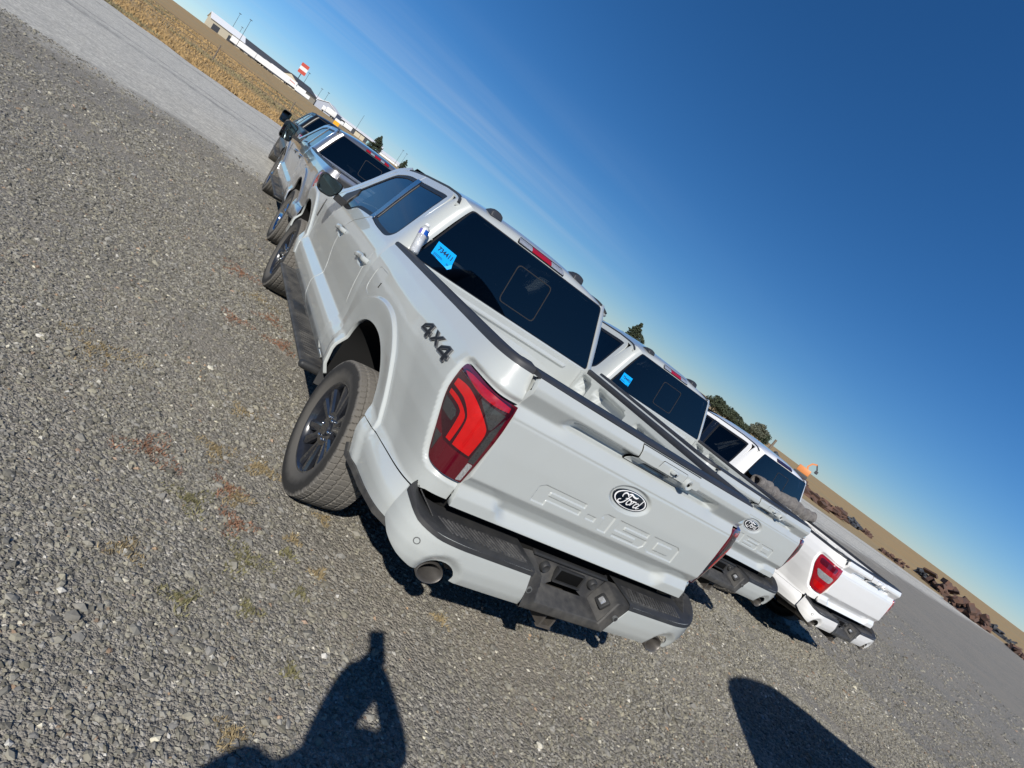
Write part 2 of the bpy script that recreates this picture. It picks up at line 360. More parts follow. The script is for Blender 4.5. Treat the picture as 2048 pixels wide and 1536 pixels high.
def text_shape(s, size, bold=0.0, space=1.0):
    cu = bpy.data.curves.new('t', 'FONT'); cu.body = s; cu.size = size; cu.offset = bold; cu.align_x = 'CENTER'; cu.align_y = 'CENTER'; cu.space_character = space; cu.resolution_u = 4
    o = bpy.data.objects.new('t', cu); COL.objects.link(o); dg = bpy.context.evaluated_depsgraph_get(); me = o.evaluated_get(dg).to_mesh()
    V = np.array([v.co[:2] for v in me.vertices]); F = [tuple(p.vertices) for p in me.polygons]
    o.evaluated_get(dg).to_mesh_clear(); bpy.data.objects.remove(o); bpy.data.curves.remove(cu)
    return V, F

# ================================================================== the pickup body, as surfaces measured in metres
# local frame: x to the right, y forward, z up, origin on the ground under the rear axle
AXF = 3.69; HUBZ = 0.398; TYRE_R = 0.405
Wf = table([(.40, .90), (.49, .945), (.56, .984), (.665, .997), (.70, .992), (.775, .952), (.86, .960), (1.0, .984), (1.12, .996), (1.18, .997), (1.26, .988), (1.34, .966), (1.40, .935), (1.44, .917), (1.55, .872), (1.70, .808), (1.80, .760), (1.86, .722), (1.95, .65)], .40, 1.95, .006)
def bez(P, n):
    t = np.linspace(0, 1, n)[:, None]; P = [np.array(p, float) for p in P]
    return (1-t)**3*P[0]+3*(1-t)**2*t*P[1]+3*(1-t)*t*t*P[2]+t**3*P[3]
_c = bez([(.985, -.78), (.985, -1.03), (.945, -1.118), (.797, -1.134)], 400)
_s = np.r_[0, np.cumsum(np.linalg.norm(np.diff(_c, axis=0), axis=1))]
T_END = -.78-_s[-1]
_tg = np.gradient(_c, axis=0); _tg /= np.linalg.norm(_tg, axis=1)[:, None]; _nm = np.c_[-_tg[:, 1], _tg[:, 0]]
if _nm[0, 0] < 0: _nm = -_nm
def plan(t):
    t = np.asarray(t, float); s = np.clip(-.78-t, 0, _s[-1]); ex = np.clip(-.78-t-_s[-1], 0, None)
    x = np.interp(s, _s, _c[:, 0])-ex; y = np.interp(s, _s, _c[:, 1]); nx = np.interp(s, _s, _nm[:, 0]); ny = np.interp(s, _s, _nm[:, 1])
    return x, np.where(t > -.78, t, y), nx, ny
ARCH = smooth_poly([(.50, .50), (.512, .62), (.515, .76), (.47, .87), (.37, .948), (.23, .995), (.08, 1.012), (-.06, 1.0), (-.185, .953), (-.285, .885), (-.395, .75), (-.47, .65), (-.54, .555)], 5, closed=False)
ARCH = np.array(ARCH)
TL = smooth_poly([(T_END, 1.293), (-1.15, 1.290), (-1.06, 1.296), (-.965, 1.300), (-.90, 1.294), (-.897, 1.24), (-.912, 1.165), (-.941, 1.10), (-.978, 1.02), (-1.016, .93), (-1.054, .902), (-1.13, .896), (-1.19, .897), (T_END, .900)], 5, closed=False)
TL = np.array(TL)
def arch_d(P, y0):
    d = segdist(P-[y0, 0], ARCH, closed=False); ins = inside(P-[y0, 0], np.r_[ARCH, [(-.54, .3), (.5, .3)]])
    return np.where(ins, -d, d)
def flare(P):
    o = np.zeros(len(P))
    for y0 in (0, AXF):
        m = np.abs(P[:, 0]-y0) < .85
        if m.any():
            d = arch_d(P[m], y0); low = sstep(.66, .80, P[m][:, 1])
            f = .019*(1-sstep(.128, .150, d))-.008*(1-sstep(.0, .115, np.abs(d-.02)))
            # above the flare the body swells gently into it
            f += .010*(1-sstep(.15, .34, d))
            lowpart = .016*(1-sstep(.04, .12, d))
            o[m] += f*low+lowpart*(1-low)
    return o
def flare_rows(y0):
    n = _outn(np.r_[ARCH, [(-.54, .3), (.5, .3)]])[:len(ARCH)]; rows = []
    for dd in (.110, .122, .128, .134, .139, .144, .150, .157, .17):
        q = densify(list(ARCH+n*dd), .014, closed=False); rows += [p+[y0, 0] for p in q]
    return np.array(rows), (lambda g: (np.abs(g[:, 0]-y0) < .9) & (arch_d(g, y0) > .098) & (arch_d(g, y0) < .182))
def tlrec(P):
    o = np.zeros(len(P)); m = P[:, 0] < -.80
    if m.any():
        d = segdist(P[m], TL, closed=False); o[m] = -.017*(1-sstep(.004, .030, d))
    return o
def side_off(P, extra=0.0):
    P = np.asarray(P, float); o = Wf(P[:, 1])-.985+flare(P)+tlrec(P)+extra
    o -= .012*sstep(.55, 1.0, (P[:, 0]-1.8)/3.2)
    for y0, z0 in ((1.05, 1.146), (1.975, 1.123)):         # pockets behind the door handles
        m = (np.abs(P[:, 0]-y0) < .14) & (np.abs(P[:, 1]-z0) < .07)
        if m.any():
            r = np.sqrt(((P[m][:, 0]-y0)/.115)**2+((P[m][:, 1]-z0)/.042)**2); o[m] -= .022*(1-sstep(.55, 1.0, r))
    return o
def side(P, extra=0.0):
    P = np.asarray(P, float); x, y, nx, ny = plan(P[:, 0]); o = side_off(P, extra)
    fr = np.clip(y-3.95, 0, None); x = x-fr**2*.42
    return np.c_[-(x+nx*o), y+ny*o, P[:, 1]]
def side_plain(P, extra=0.0):
    """the same wrap without the recess around the lamp: the lamp lens itself"""
    P = np.asarray(P, float); x, y, nx, ny = plan(P[:, 0]); o = Wf(P[:, 1])-.985-.010+.016*sstep(-.98, -1.16, P[:, 0])+extra
    return np.c_[-(x+nx*o), y+ny*o, P[:, 1]]
# cab corner and back: s 0..1 corner, 1..2 back to the centre line, 2..3 the other half
def cabback(P, extra=0.0):
    P = np.asarray(P, float); s = P[:, 0]; z = P[:, 1]; sg = np.where(s > 2, -1.0, 1.0); s = np.where(s > 2, 4-s, s)
    h = Wf(z); yb = .730+np.clip(z-1.38, -.9, 1)*.17; t = np.clip(s, 0, 1)
    X = (1-t)**3*h+3*(1-t)**2*t*h+3*(1-t)*t*t*(h-.025)+t**3*(h-.115); Y = (1-t)**3*.935+3*(1-t)**2*t*(yb+.07)+3*(1-t)*t*t*(yb+.006)+t**3*yb
    u = np.clip(2-s, 0, 1); xb = (h-.115)*u; X = np.where(s > 1, xb, X); Y = np.where(s > 1, yb-.022*(1-u**2), Y)
    return np.c_[-sg*X, Y-extra, z]
def glassback(P, extra=0.0):
    """x, z on the rear window"""
    P = np.asarray(P, float); x, z = P[:, 0], P[:, 1]; h = Wf(z)-.115; yb = .730+(z-1.38)*.17
    return np.c_[x, yb-.022*(1-np.clip(x/h, -1, 1)**2)-extra, z]
# roof: u across (-1..1), y along
_E = table([(.80, 1.79), (.86, 1.825), (.92, 1.850), (1.0, 1.861), (1.25, 1.868), (1.8, 1.852), (2.18, 1.822), (2.40, 1.738), (2.6, 1.60)], .80, 2.6, .02)
_C = table([(.80, 1.80), (.845, 1.840), (.87, 1.872), (.92, 1.897), (1.05, 1.921), (1.5, 1.938), (1.9, 1.925), (2.1, 1.902), (2.25, 1.865), (2.4, 1.80)], .80, 2.6, .012)
def roof(P):
    P = np.asarray(P, float); u, y = P[:, 0], P[:, 1]; e = _E(y); c = _C(y); return np.c_[u*Wf(e), y, e+(c-e)*(1-np.abs(u)**2.6)]
# tailgate: x, z -> y
_te = table([(1.45, -1.120), (1.43, -1.136), (1.395, -1.150), (1.368, -1.150), (1.302, -1.116), (1.294, -1.115), (1.25, -1.142), (1.245, -1.142), (1.242, -1.138), (1.236, -1.143), (1.10, -1.151), (.955, -1.154), (.908, -1.124), (.898, -1.124), (.855, -1.146), (.80, -1.147), (.77, -1.14)], .77, 1.45, .004)
_tc = table([(1.45, -1.120), (1.43, -1.136), (1.395, -1.152), (1.364, -1.152), (1.348, -1.104), (1.318, -1.090), (1.306, -1.118), (1.25, -1.142), (1.245, -1.142), (1.242, -1.138), (1.236, -1.143), (1.10, -1.151), (.955, -1.154), (.872, -1.108), (.858, -1.108), (.815, -1.145), (.80, -1.147), (.77, -1.14)], .77, 1.45, .004)
LETTERS = [
 [(-.482, .970), (-.482, 1.046), (-.454, 1.063), (-.190, 1.063), (-.190, 1.036), (-.404, 1.036), (-.404, 1.022), (-.196, 1.022), (-.196, .995), (-.402, .995), (-.402, .970)],
 [(-.157, .995), (-.157, 1.023), (-.094, 1.023), (-.094, .995)],
 [(-.052, .970), (-.052, 1.030), (-.074, 1.036), (-.066, 1.052), (-.046, 1.063), (.010, 1.063), (.010, .970)],
 [(.043, 1.063), (.272, 1.063), (.272, 1.036), (.102, 1.036), (.102, 1.024), (.284, 1.024), (.284, .988), (.262, .970), (.050, .970), (.050, .986), (.206, .986), (.206, 1.003), (.043, 1.003)],
 [(.306, 1.063), (.508, 1.063), (.530, 1.048), (.530, .970), (.328, .970), (.306, .985)]]
ZERO_HOLE = [(.360, 1.036), (.474, 1.036), (.474, .997), (.360, .997)]
OVAL = (0.018, 1.165)
def tg_y(P, letters=True):
    P = np.asarray(P, float); x, z = P[:, 0], P[:, 1]; c = 1-sstep(.47, .58, np.abs(x)+(z-1.33)*.6); cl = 1-sstep(.52, .62, np.abs(x)-(z-.88)*.5)
    f = np.where(z > 1.1, c, cl); y = _te(z)*(1-f)+_tc(z)*f
    y = y+.014*sstep(.70, .80, np.abs(x))*sstep(.78, .80, np.abs(x))*0
    if letters:
        m = (z > .955) & (z < 1.08) & (x > -.50) & (x < .55)
        if m.any():
            d = np.full(m.sum(), 1.0)
            for k, L in enumerate(LETTERS):
                dd = sdf(P[m], np.array(L))
                if k == 4: dd = np.maximum(dd, -sdf(P[m], np.array(ZERO_HOLE)))
                d = np.minimum(d, dd)
            y = y.copy(); y[m] += .0055*(1-sstep(-.0055, .001, d))
        r = np.sqrt(((x-OVAL[0])/.150)**2+((z-OVAL[1])/.070)**2); y = y+.013*(1-sstep(.80, 1.0, r))
    return y
def tg_rows():
    z = np.r_[np.arange(.812, .965, .0045), np.arange(1.228, 1.430, .0042)]; X, Z = np.meshgrid(np.arange(-.78, .785, .017), z)
    return np.c_[X.ravel(), Z.ravel()], (lambda g: (g[:, 1] < .966) | (g[:, 1] > 1.226))
def contour_rows():
    rows = []
    for k, L in enumerate(LETTERS+[ZERO_HOLE]):
        n = _outn(L)
        for d in (-.0062, -.004, -.0022, -.0005, .0012):
            rows += densify([np.array(p)+n_*d*(-1 if k == 5 else 1) for p, n_ in zip(L, n)], .007)
    for r in (.76, .80, .84, .88, .92, .96, 1.0, 1.03):
        rows += [np.array((OVAL[0]+.150*r*math.cos(t), OVAL[1]+.070*r*math.sin(t))) for t in np.linspace(0, 2*math.pi, 90)[:-1]]
    def drop(g):
        d = np.full(len(g), 1.0)
        for L in LETTERS+[ZERO_HOLE]: d = np.minimum(d, segdist(g, np.array(L)))
        r = np.sqrt(((g[:, 0]-OVAL[0])/.150)**2+((g[:, 1]-OVAL[1])/.070)**2); return (d < .0075) | ((r > .73) & (r < 1.06))
    return np.array(rows), drop
def door_rows(y0, y1):
    z = np.r_[np.arange(.640, .800, .006), np.arange(1.10, 1.30, .012)]; X, Z = np.meshgrid(np.arange(y0, y1, .02), z[:27]); return np.c_[X.ravel(), Z.ravel()], (lambda g: (g[:, 1] > .636) & (g[:, 1] < .802))
def tailgate(P): return np.c_[P[:, 0], tg_y(P), P[:, 1]]
# bumper plan: s across
_bc = bez([(.70, -1.283), (.88, -1.272), (.955, -1.225), (.965, -1.075)], 300); _bs = np.r_[0, np.cumsum(np.linalg.norm(np.diff(_bc, axis=0), axis=1))]
B_END = .70+_bs[-1]
_bo = table([(.50, -.05), (.55, -.020), (.585, -.006), (.64, .004), (.70, .003), (.735, -.002), (.80, -.010)], .50, .85, .006)
def bumper(P, extra=0.0):
    P = np.asarray(P, float); a = np.abs(P[:, 0]); sg = np.sign(P[:, 0]); q = np.clip(a-.70, 0, _bs[-1]); o = _bo(P[:, 1])+extra
    x = np.where(a < .70, a, np.interp(q, _bs, _bc[:, 0])); y = np.where(a < .70, -1.283-.002*(1-(a/.7)**2), np.interp(q, _bs, _bc[:, 1]))
    ang = np.interp(q, _bs, np.linspace(0, math.pi/2, 300)**1.0)
    # swell around the exhaust outlets
    d = np.sqrt(((a-.735)/1.0)**2+((P[:, 1]-.562)/1.0)**2); o = o-.022*(1-sstep(.068, .115, d))
    return np.c_[sg*(x+np.sin(ang)*o), y-np.cos(ang)*o, P[:, 1]]

# ------------------------------------------------------------------ wheels
def tyre_mesh(R0=TYRE_R, wid=.265, rim=.272, lugs=68, deep=.007, chunky=False):
    ck = ('tyre', R0, rim, chunky)
    if ck in CACHE: return CACHE[ck]
    n = lugs*9; hw = wid/2
    prof = [(-.86, rim-.004), (-.93, rim+.010), (-1.0, rim+.035), (-1.03, rim+.060), (-1.025, (rim+R0)/2+.012), (-1.0, R0-.030), (-.965, R0-.014)]
    tw = np.linspace(-.93, .93, 41); A = []; Rr = []
    for a, r in prof: A.append(a*hw); Rr.append(r)
    k0 = len(A)
    for a in tw: A.append(a*hw); Rr.append(R0-.008*abs(a)**3)
    k1 = len(A)
    for a, r in prof[::-1]: A.append(-a*hw); Rr.append(r)
    A = np.array(A); Rr = np.array(Rr); K = len(A)
    th = 2*math.pi*np.arange(n)/n; ph = (np.arange(n) % 9)
    rr = np.tile(Rr, (n, 1)); w = A/hw
    for g in ((-.64, .035), (-.24, .032), (.24, .032), (.64, .035)):
        zig = .02*np.where((np.arange(n)//5) % 2 == 0, 1, -1)
        rr -= deep*(np.abs(w[None, :]-g[0]-zig[:, None]) < (g[1]+(.03 if chunky else 0)))*((np.arange(K) >= k0) & (np.arange(K) < k1))[None, :]
    for lo, hi, p, dp in ((-1.01, -.66, 1, deep), (-.62, -.27, 4, deep*.7), (-.2, .2, 7, deep*.6), (.27, .62, 2, deep*.7), (.66, 1.01, 5, deep)):
        colm = (w >= lo) & (w <= hi) & (Rr > R0-.032)
        sl = np.round(np.interp(w, (lo, hi), (0, 2))).astype(int)
        for j in np.where(colm)[0]:
            q = (ph+sl[j]) % 9; rr[:, j] -= dp*((q == p) | ((q == (p+1) % 9) if chunky else False))
    V = np.stack([np.tile(A, (n, 1)), rr*np.cos(th)[:, None], rr*np.sin(th)[:, None]], -1).reshape(-1, 3)
    i = np.arange(n)[:, None]; j = np.arange(K-1)[None, :]; i2 = (i+1) % n
    F = np.stack([i*K+j, i2*K+j, i2*K+j+1, i*K+j+1], -1).reshape(-1, 4)
    me = mesh(V, F, None, True, 'tyre'); me.set_sharp_from_angle(angle=R(32)); CACHE[ck] = me; return me
def wheel(parent, x, y, side_sign, style='split', z=HUBZ, tyre_r=TYRE_R, rimmat='rim_black', chunky=False):
    """outer face looks along -x for the left side; turned round for the right"""
    key = ('rim', style, rimmat)
    if key not in CACHE:
        bm = bmesh.new()
        V, F = lathe([(-.108, .272), (-.114, .268), (-.112, .260), (-.100, .252), (-.085, .246), (-.03, .236), (.06, .232), (.11, .240), (.11, .234), (.06, .226), (-.03, .230), (-.080, .238)], 72)
        vs = [bm.verts.new(v) for v in V]
        for f in F: bm.faces.new([vs[i] for i in f])
        def bar(a0, r0, r1, w0, w1, x0, x1, th=.030, da=0.0):
            # ridge-topped bar from hub to rim
            P = []
            for r, w, xx, a in ((r0, w0, x0, a0), (r1, w1, x1, a0+da)):
                c, s = math.cos(a), math.sin(a); t = Vector((0, -s, c)); d = Vector((0, c, s))
                for off, dx in ((-w, .010), (-w*.45, 0), (w*.45, 0), (w, .010), (w*.8, th), (-w*.8, th)): P.append(d*r+t*off+Vector((xx+dx, 0, 0)))
            vv = [bm.verts.new(p) for p in P]
            for k in range(6): bm.faces.new((vv[k], vv[(k+1) % 6], vv[6+(k+1) % 6], vv[6+k]))
            bm.faces.new(vv[:6]); bm.faces.new(vv[6:])
        ns = 6 if style in ('split', 'chrome6') else 5
        for k in range(ns):
            a = 2*math.pi*k/ns+.26
            if style == 'split':
                for sg in (-1, 1): bar(a+sg*.11, .050, .250, .020, .032, -.078, -.098, .034, sg*.085)
                bar(a, .05, .15, .020, .012, -.070, -.074, .03)
            else:
                for sg in (-1, 1): bar(a+sg*.13, .045, .252, .022, .030, -.080, -.096, .04, sg*.06)
        cyl(bm, (-.082, 0, 0), (-.02, 0, 0), .098, .110, 36); cyl(bm, (-.094, 0, 0), (-.08, 0, 0), .042, .046, 30)
        bmesh.ops.recalc_face_normals(bm, faces=bm.faces)
        me = bpy.data.meshes.new('wheel'); bm.to_mesh(me); bm.free(); me.polygons.foreach_set('use_smooth', [True]*len(me.polygons)); me.set_sharp_from_angle(angle=R(30)); CACHE[key] = me
        bm = bmesh.new(); V, F = lathe([(-.012, 0), (-.011, .006), (-.006, .0095), (0, .0105), (.012, .0105)], 10)
        vs = [bm.verts.new(v) for v in V]
        for f in F: bm.faces.new([vs[i] for i in f])
        bmesh.ops.remove_doubles(bm, verts=bm.verts, dist=1e-6); bmesh.ops.recalc_face_normals(bm, faces=bm.faces)
        me = bpy.data.meshes.new('lug_nut'); bm.to_mesh(me); bm.free(); me.polygons.foreach_set('use_smooth', [True]*len(me.polygons)); CACHE['lug'] = me
        bm = bmesh.new(); cyl(bm, (-.012, 0, 0), (.016, 0, 0), .175, n=48); cyl(bm, (-.02, 0, 0), (.06, 0, 0), .085, n=30); me = bpy.data.meshes.new('brake_disc'); bm.to_mesh(me); bm.free(); CACHE['disc'] = me
    w = link('wheel', CACHE[key], rimmat, parent, (x, y, z))
    if side_sign > 0: w.rotation_euler = (R(17), 0, math.pi)
    else: w.rotation_euler = (R(8+y*9), 0, 0)
    t = link('tyre', tyre_mesh(tyre_r, chunky=chunky), 'tyre_rubber', w)
    link('brake_disc', CACHE['disc'], 'steel', w)
    for k in range(6):
        a = 2*math.pi*k/6+.26+.52; link('lug_nut', CACHE['lug'], 'chrome', w, (-.086, .066*math.cos(a), .066*math.sin(a)))
    return w

FORD_STROKES = [   # script letters of the round badge, strokes with a width, in a -1..1 by -.4...4 box
 ([(-.62, .02), (-.66, .12), (-.60, .24), (-.46, .27), (-.34, .20), (-.30, .14)], .050),
 ([(-.34, .26), (-.18, .31), (.02, .25), (.20, .24), (.30, .30)], .060),
 ([(-.16, .28), (-.24, .12), (-.32, -.06), (-.42, -.22), (-.56, -.30), (-.70, -.26), (-.72, -.16), (-.62, -.10)], .055),
 ([(-.40, .02), (-.28, .06), (-.12, .07), (-.04, .10)], .035),
 ([(-.02, .04), (-.12, .02), (-.18, -.08), (-.16, -.20), (-.06, -.23), (.04, -.16), (.06, -.04), (-.02, .04), (.10, .02)], .048),
 ([(.10, .03), (.18, .06), (.18, -.02), (.13, -.12), (.09, -.22)], .046),
 ([(.16, -.06), (.24, .05), (.34, .06), (.36, .01)], .042),
 ([(.58, .02), (.48, .04), (.38, -.04), (.34, -.14), (.38, -.22), (.48, -.20), (.56, -.10), (.60, .0)], .048),
 ([(.80, .30), (.74, .24), (.66, .06), (.58, -.12), (.58, -.22), (.66, -.20), (.74, -.13)], .048)]
def stroke_mesh(strokes, fmap, lift):
    V = []; F = []
    for pts, w in strokes:
        P = np.array(smooth_poly(pts, 5, closed=False)); d = np.gradient(P, axis=0); d /= np.maximum(np.linalg.norm(d, axis=1), 1e-9)[:, None]; nn = np.c_[-d[:, 1], d[:, 0]]
        tt = np.linspace(0, 1, len(P)); ww = (w*(.62+.38*np.sin(np.pi*tt)))[:, None]
        b = len(V); q = np.concatenate([P+nn*ww, P-nn*ww]); m = len(P); V += list(fmap(q))
        F += [(b+i, b+i+1, b+m+i+1, b+m+i) for i in range(m-1)]
    return np.array(V), F

# ------------------------------------------------------------------ one pickup
def pickup(root, st):
    """st: paint, lamp ('c' | 'tall'), badge, rim, mirror ('std'|'tow'), sticker text, rolled cover, chrome bumper"""
    global PMAP
    PMAP = {'paint_gray': st['paint']}
    ford = st.get('ford', False); hero = st.get('detail', 1)
    pt = 'paint_gray'
    H = .020
    arR = ARCH; arF = ARCH*[1, 1]+[AXF, 0]
    # --- bed sides
    railz = lambda t: 1.388+(.80-t)*.0225
    o = [(.80, .53), (.80, railz(.80))]+[(t, railz(t)) for t in np.linspace(.6, -.95, 12)]+[(-1.1, 1.432), (T_END, 1.434)]
    o += [tuple(p) for p in TL]+[(T_END, .805), (-1.12, .797), (-1.04, .772), (-.76, .752), (-.60, .741), (-.425, .728)]
    a = [tuple(p) for p in arR if p[1] > .735 or p[0] > 0][::-1]
    o += [p for p in a if p[0] > -.43]
    fuel = rounded([(.655, 1.215), (.66, 1.07), (.50, 1.06), (.40, 1.20), (.445, 1.242), (.63, 1.235)], .05, 4)
    for sd in (False, True):
        hs = [fuel] if not sd else []
        nm = 'bed_side'
        b = panel(nm, o, side, H, pt, root, mirror=sd, key='bed_side%d' % sd, holes=hs, extra=[flare_rows(0)], thick=.02, hb=.014, fine=[((-1.24, .80), (-.80, 1.42), .010)], sgn=-1)
    f = panel('fuel_door', [(.5275+(p[0]-.5275)*.975, 1.15+(p[1]-1.15)*.975) for p in fuel], lambda P: side(P, -.002), .02, pt, root, thick=.010, hb=.01, sgn=-1)
    panel('fuel_door_latch', rounded([(.428, 1.145), (.428, 1.18), (.418, 1.18), (.418, 1.145)], .004), lambda P: side(P, .002), .02, 'gap_black', f, thick=.004, sgn=-1)
    # --- lower panel behind the wheel and its black trim
    q = [(-.437, .724), (-.60, .736), (-.76, .747), (-1.035, .766), (-1.075, .70), (-1.10, .612), (-1.0, .602), (-.80, .583), (-.538, .556), (-.47, .65)]
    both('lower_quarter_panel', q, lambda P: side(P, -.001), H, pt, root, thick=.02, sgn=-1)
    for sd in (False, True):
        if ('qtrim', sd) not in CACHE:
            P = np.array([(-.50, .60), (-.53, .560), (-.66, .566), (-.80, .578), (-1.0, .597), (-1.10, .606)]); X = side(P, .004)*([-1, 1, 1] if sd else [1, 1, 1])
            ob = sweepo('quarter_trim', [tuple(x) for x in X], [(-.010, -.018), (.010, -.018), (.010, .008), (-.010, .008)], 'dusty_plastic', root); CACHE[('qtrim', sd)] = ob.data
        else: link('quarter_trim', CACHE[('qtrim', sd)], 'dusty_plastic', root)
    # --- doors, fenders, pillars
    rd = [(.905, .505), (.905, .79), (.945, .90), (.948, 1.1), (.935, 1.30), (.932, 1.56), (.95, 1.72), (.985, 1.815), (1.08, 1.858), (1.25, 1.864), (1.55, 1.858), (1.765, 1.850), (1.745, 1.78), (1.65, 1.50), (1.612, 1.39), (1.70, 1.325), (1.85, 1.25), (1.935, 1.17), (1.972, 1.05), (1.965, .95), (1.915, .83), (1.90, .75), (1.915, .66), (1.88, .56), (1.84, .505)]
    rd = rd[:1]+[tuple(p) for p in smooth_poly(rd[1:12], 4, closed=False)]+[tuple(p) for p in smooth_poly(rd[12:], 4, closed=False)]
    rg = smooth_poly([(1.080, 1.818), (1.35, 1.812), (1.700, 1.800), (1.640, 1.58), (1.580, 1.372), (1.40, 1.362), (1.22, 1.360), (1.06, 1.366), (.990, 1.405), (.978, 1.47), (1.005, 1.65), (1.035, 1.785)], 4, keep=(2, 4))
    fd = [(1.855, .505), (1.895, .56), (1.93, .66), (1.915, .75), (1.93, .83), (1.98, .95), (1.987, 1.05), (1.95, 1.17), (1.865, 1.255), (1.71, 1.335), (1.625, 1.392), (1.662, 1.50), (1.758, 1.78), (1.78, 1.849)]
    fd = [tuple(p) for p in smooth_poly(fd, 4, closed=False)]
    fd2 = smooth_poly([(1.78, 1.849), (2.0, 1.838), (2.18, 1.815), (2.38, 1.735), (2.56, 1.52), (2.76, 1.345), (2.93, 1.235), (3.03, 1.10), (3.09, .93), (3.115, .70), (3.06, .58), (2.98, .505)], 4, closed=False)
    fg = smooth_poly([(1.805, 1.798), (2.02, 1.788), (2.21, 1.752), (2.32, 1.700), (2.54, 1.480), (2.66, 1.370), (2.69, 1.300), (2.60, 1.262), (2.36, 1.258), (2.20, 1.275), (2.09, 1.330), (1.96, 1.350), (1.665, 1.372), (1.720, 1.56)], 4, keep=(0, 12))
    dr = both('rear_door', rd, side, H, pt, root, holes=[rg], hb=.014, thick=.018, sgn=-1, fine=[((.92, 1.09), (1.18, 1.21), .009)], extra=[door_rows(.9, 2.0)])
    df = both('front_door', fd+[tuple(p) for p in fd2[1:]], side, H, pt, root, holes=[fg], hb=.014, thick=.018, sgn=-1, fine=[((1.84, 1.07), (2.11, 1.18), .009)], extra=[door_rows(1.85, 3.15)])
    shrink = lambda g, d: [np.array(p)-d*nrm for p, nrm in zip(g, _outn(g))]
    rgs = shrink(rg, .002); fgs = shrink(fg, .002)
    for i in (0, 1):
        # black surround set into the opening, glass inside it
        panel('window_seal', rgs, lambda P: side(P, -.004), .03, 'seal', dr[i], mirror=bool(i), key='seal_r', holes=[shrink(rg, .030)], thick=.012, hb=.016, sgn=-1)
        panel('window_glass', shrink(rg, .024), lambda P: side(P, -.010), .05, st.get('rear_side_glass', 'privacy_glass'), dr[i], mirror=bool(i), key='glass_r', rim=False, hb=.03, sgn=-1)
        panel('window_seal', fgs, lambda P: side(P, -.004), .03, 'seal', df[i], mirror=bool(i), key='seal_f', holes=[shrink(fg, .030)], thick=.012, hb=.016, sgn=-1)
        panel('window_glass', shrink(fg, .024), lambda P: side(P, -.010), .05, 'front_glass', df[i], mirror=bool(i), key='glass_f', rim=False, hb=.03, sgn=-1)
        # B pillar cover
        panel('pillar_cover', [(1.574, 1.368), (1.611, 1.383), (1.648, 1.50), (1.743, 1.785), (1.748, 1.802), (1.694, 1.804), (1.634, 1.58)], lambda P: side(P, .0015), .03, 'gloss_black', dr[i], mirror=bool(i), key='bpil_r', thick=.006, sgn=-1)
        panel('pillar_cover', [(1.6115, 1.387), (1.668, 1.366), (1.724, 1.56), (1.811, 1.802), (1.7485, 1.803), (1.7435, 1.78), (1.6485, 1.50)], lambda P: side(P, .0015), .03, 'gloss_black', df[i], mirror=bool(i), key='bpil_f', thick=.006, sgn=-1)
        for d_, y0, y1, z0 in ((dr[i], .90, 1.20, 1.158), (df[i], 1.825, 2.125, 1.135)):
            sx = 1 if i else -1
            pts = []
            for k in range(11):
                t = k/10; yy = y0+(y1-y0)*t; zz_ = z0+.014-.030*t+.010*math.sin(math.pi*t)
                w0 = float(-side(np.array([[yy, zz_]]))[0, 0]); out = .040*math.sin(math.pi*min(max(t, .0), 1))**.45 if 0 < t < 1 else -.004
                pts.append((sx*(w0+out), yy, zz_))
            sec = [(.009*math.cos(2*math.pi*k/10)*1.0, .019*math.sin(2*math.pi*k/10)) for k in range(10)]
            h_ = sweepo('door_handle', pts, sec, st.get('handle', pt), d_, auto=60)
    # roof edge / A pillar strip between the door frames and the windscreen
    ap = [(2.19, 1.822), (2.395, 1.742), (2.575, 1.528), (2.772, 1.352), (2.95, 1.24), (3.02, 1.25), (2.84, 1.385), (2.64, 1.57), (2.46, 1.775), (2.25, 1.858)]
    both('windscreen_pillar', ap, side, .03, pt, root, thick=.03, sgn=-1)
    af = [tuple(p) for p in arF if p[0]-AXF > -.545]
    ff = [(3.075, .58), (3.13, .70), (3.105, .93), (3.045, 1.10), (2.955, 1.23), (3.10, 1.235), (3.7, 1.215), (4.3, 1.17), (4.42, 1.14), (4.45, .95), (4.45, .70), (4.25, .62), (4.20, .60)]+[p for p in af if p[1] > .60 or p[0] > AXF][0:]
    a2 = [p for p in af if p[1] > .565]
    ff = [(3.075, .575), (3.13, .70), (3.105, .93), (3.045, 1.10), (2.955, 1.23), (3.10, 1.235), (3.7, 1.215), (4.3, 1.17), (4.42, 1.14), (4.45, .95), (4.45, .70), (4.22, .62)]+a2
    fe = both('front_fender', ff, side, .025, pt, root, hb=.018, thick=.018, sgn=-1, extra=[flare_rows(AXF)])
    for i in (0, 1): panel('fender_vent', rounded([(3.13, .98), (3.17, .98), (3.13, 1.17), (3.09, 1.17)], .01), lambda P: side(P, .003), .03, 'gloss_black', fe[i], mirror=bool(i), key='fvent', thick=.006, sgn=-1)
    rk = [(3.0, .50), (3.0, .44), (.88, .44), (.80, .50)]
    both('rocker_panel', rk, lambda P: side(P, -.004), .05, pt, root, thick=.04, sgn=-1)
    # --- cab corner, back, roof, glass
    both('cab_corner', [(.0, .56), (.0, 1.845), (.10, 1.862), (.4, 1.868), (.93, 1.845), (.93, .56)], cabback, .03, pt, root, thick=.02, hb=.02, sgn=1)
    panel('cab_back', [(.93, .58), (.93, 1.392), (3.07, 1.392), (3.07, .58)], cabback, .05, pt, root, thick=.03, sgn=1)
    zt, zb = 1.834, 1.390
    gw = lambda z: float(Wf(z))-.115
    gl = rounded([(-gw(zb)+.004, zb), (-gw(zt)-.012, zt), (gw(zt)+.012, zt), (gw(zb)-.004, zb)], .03, 5)
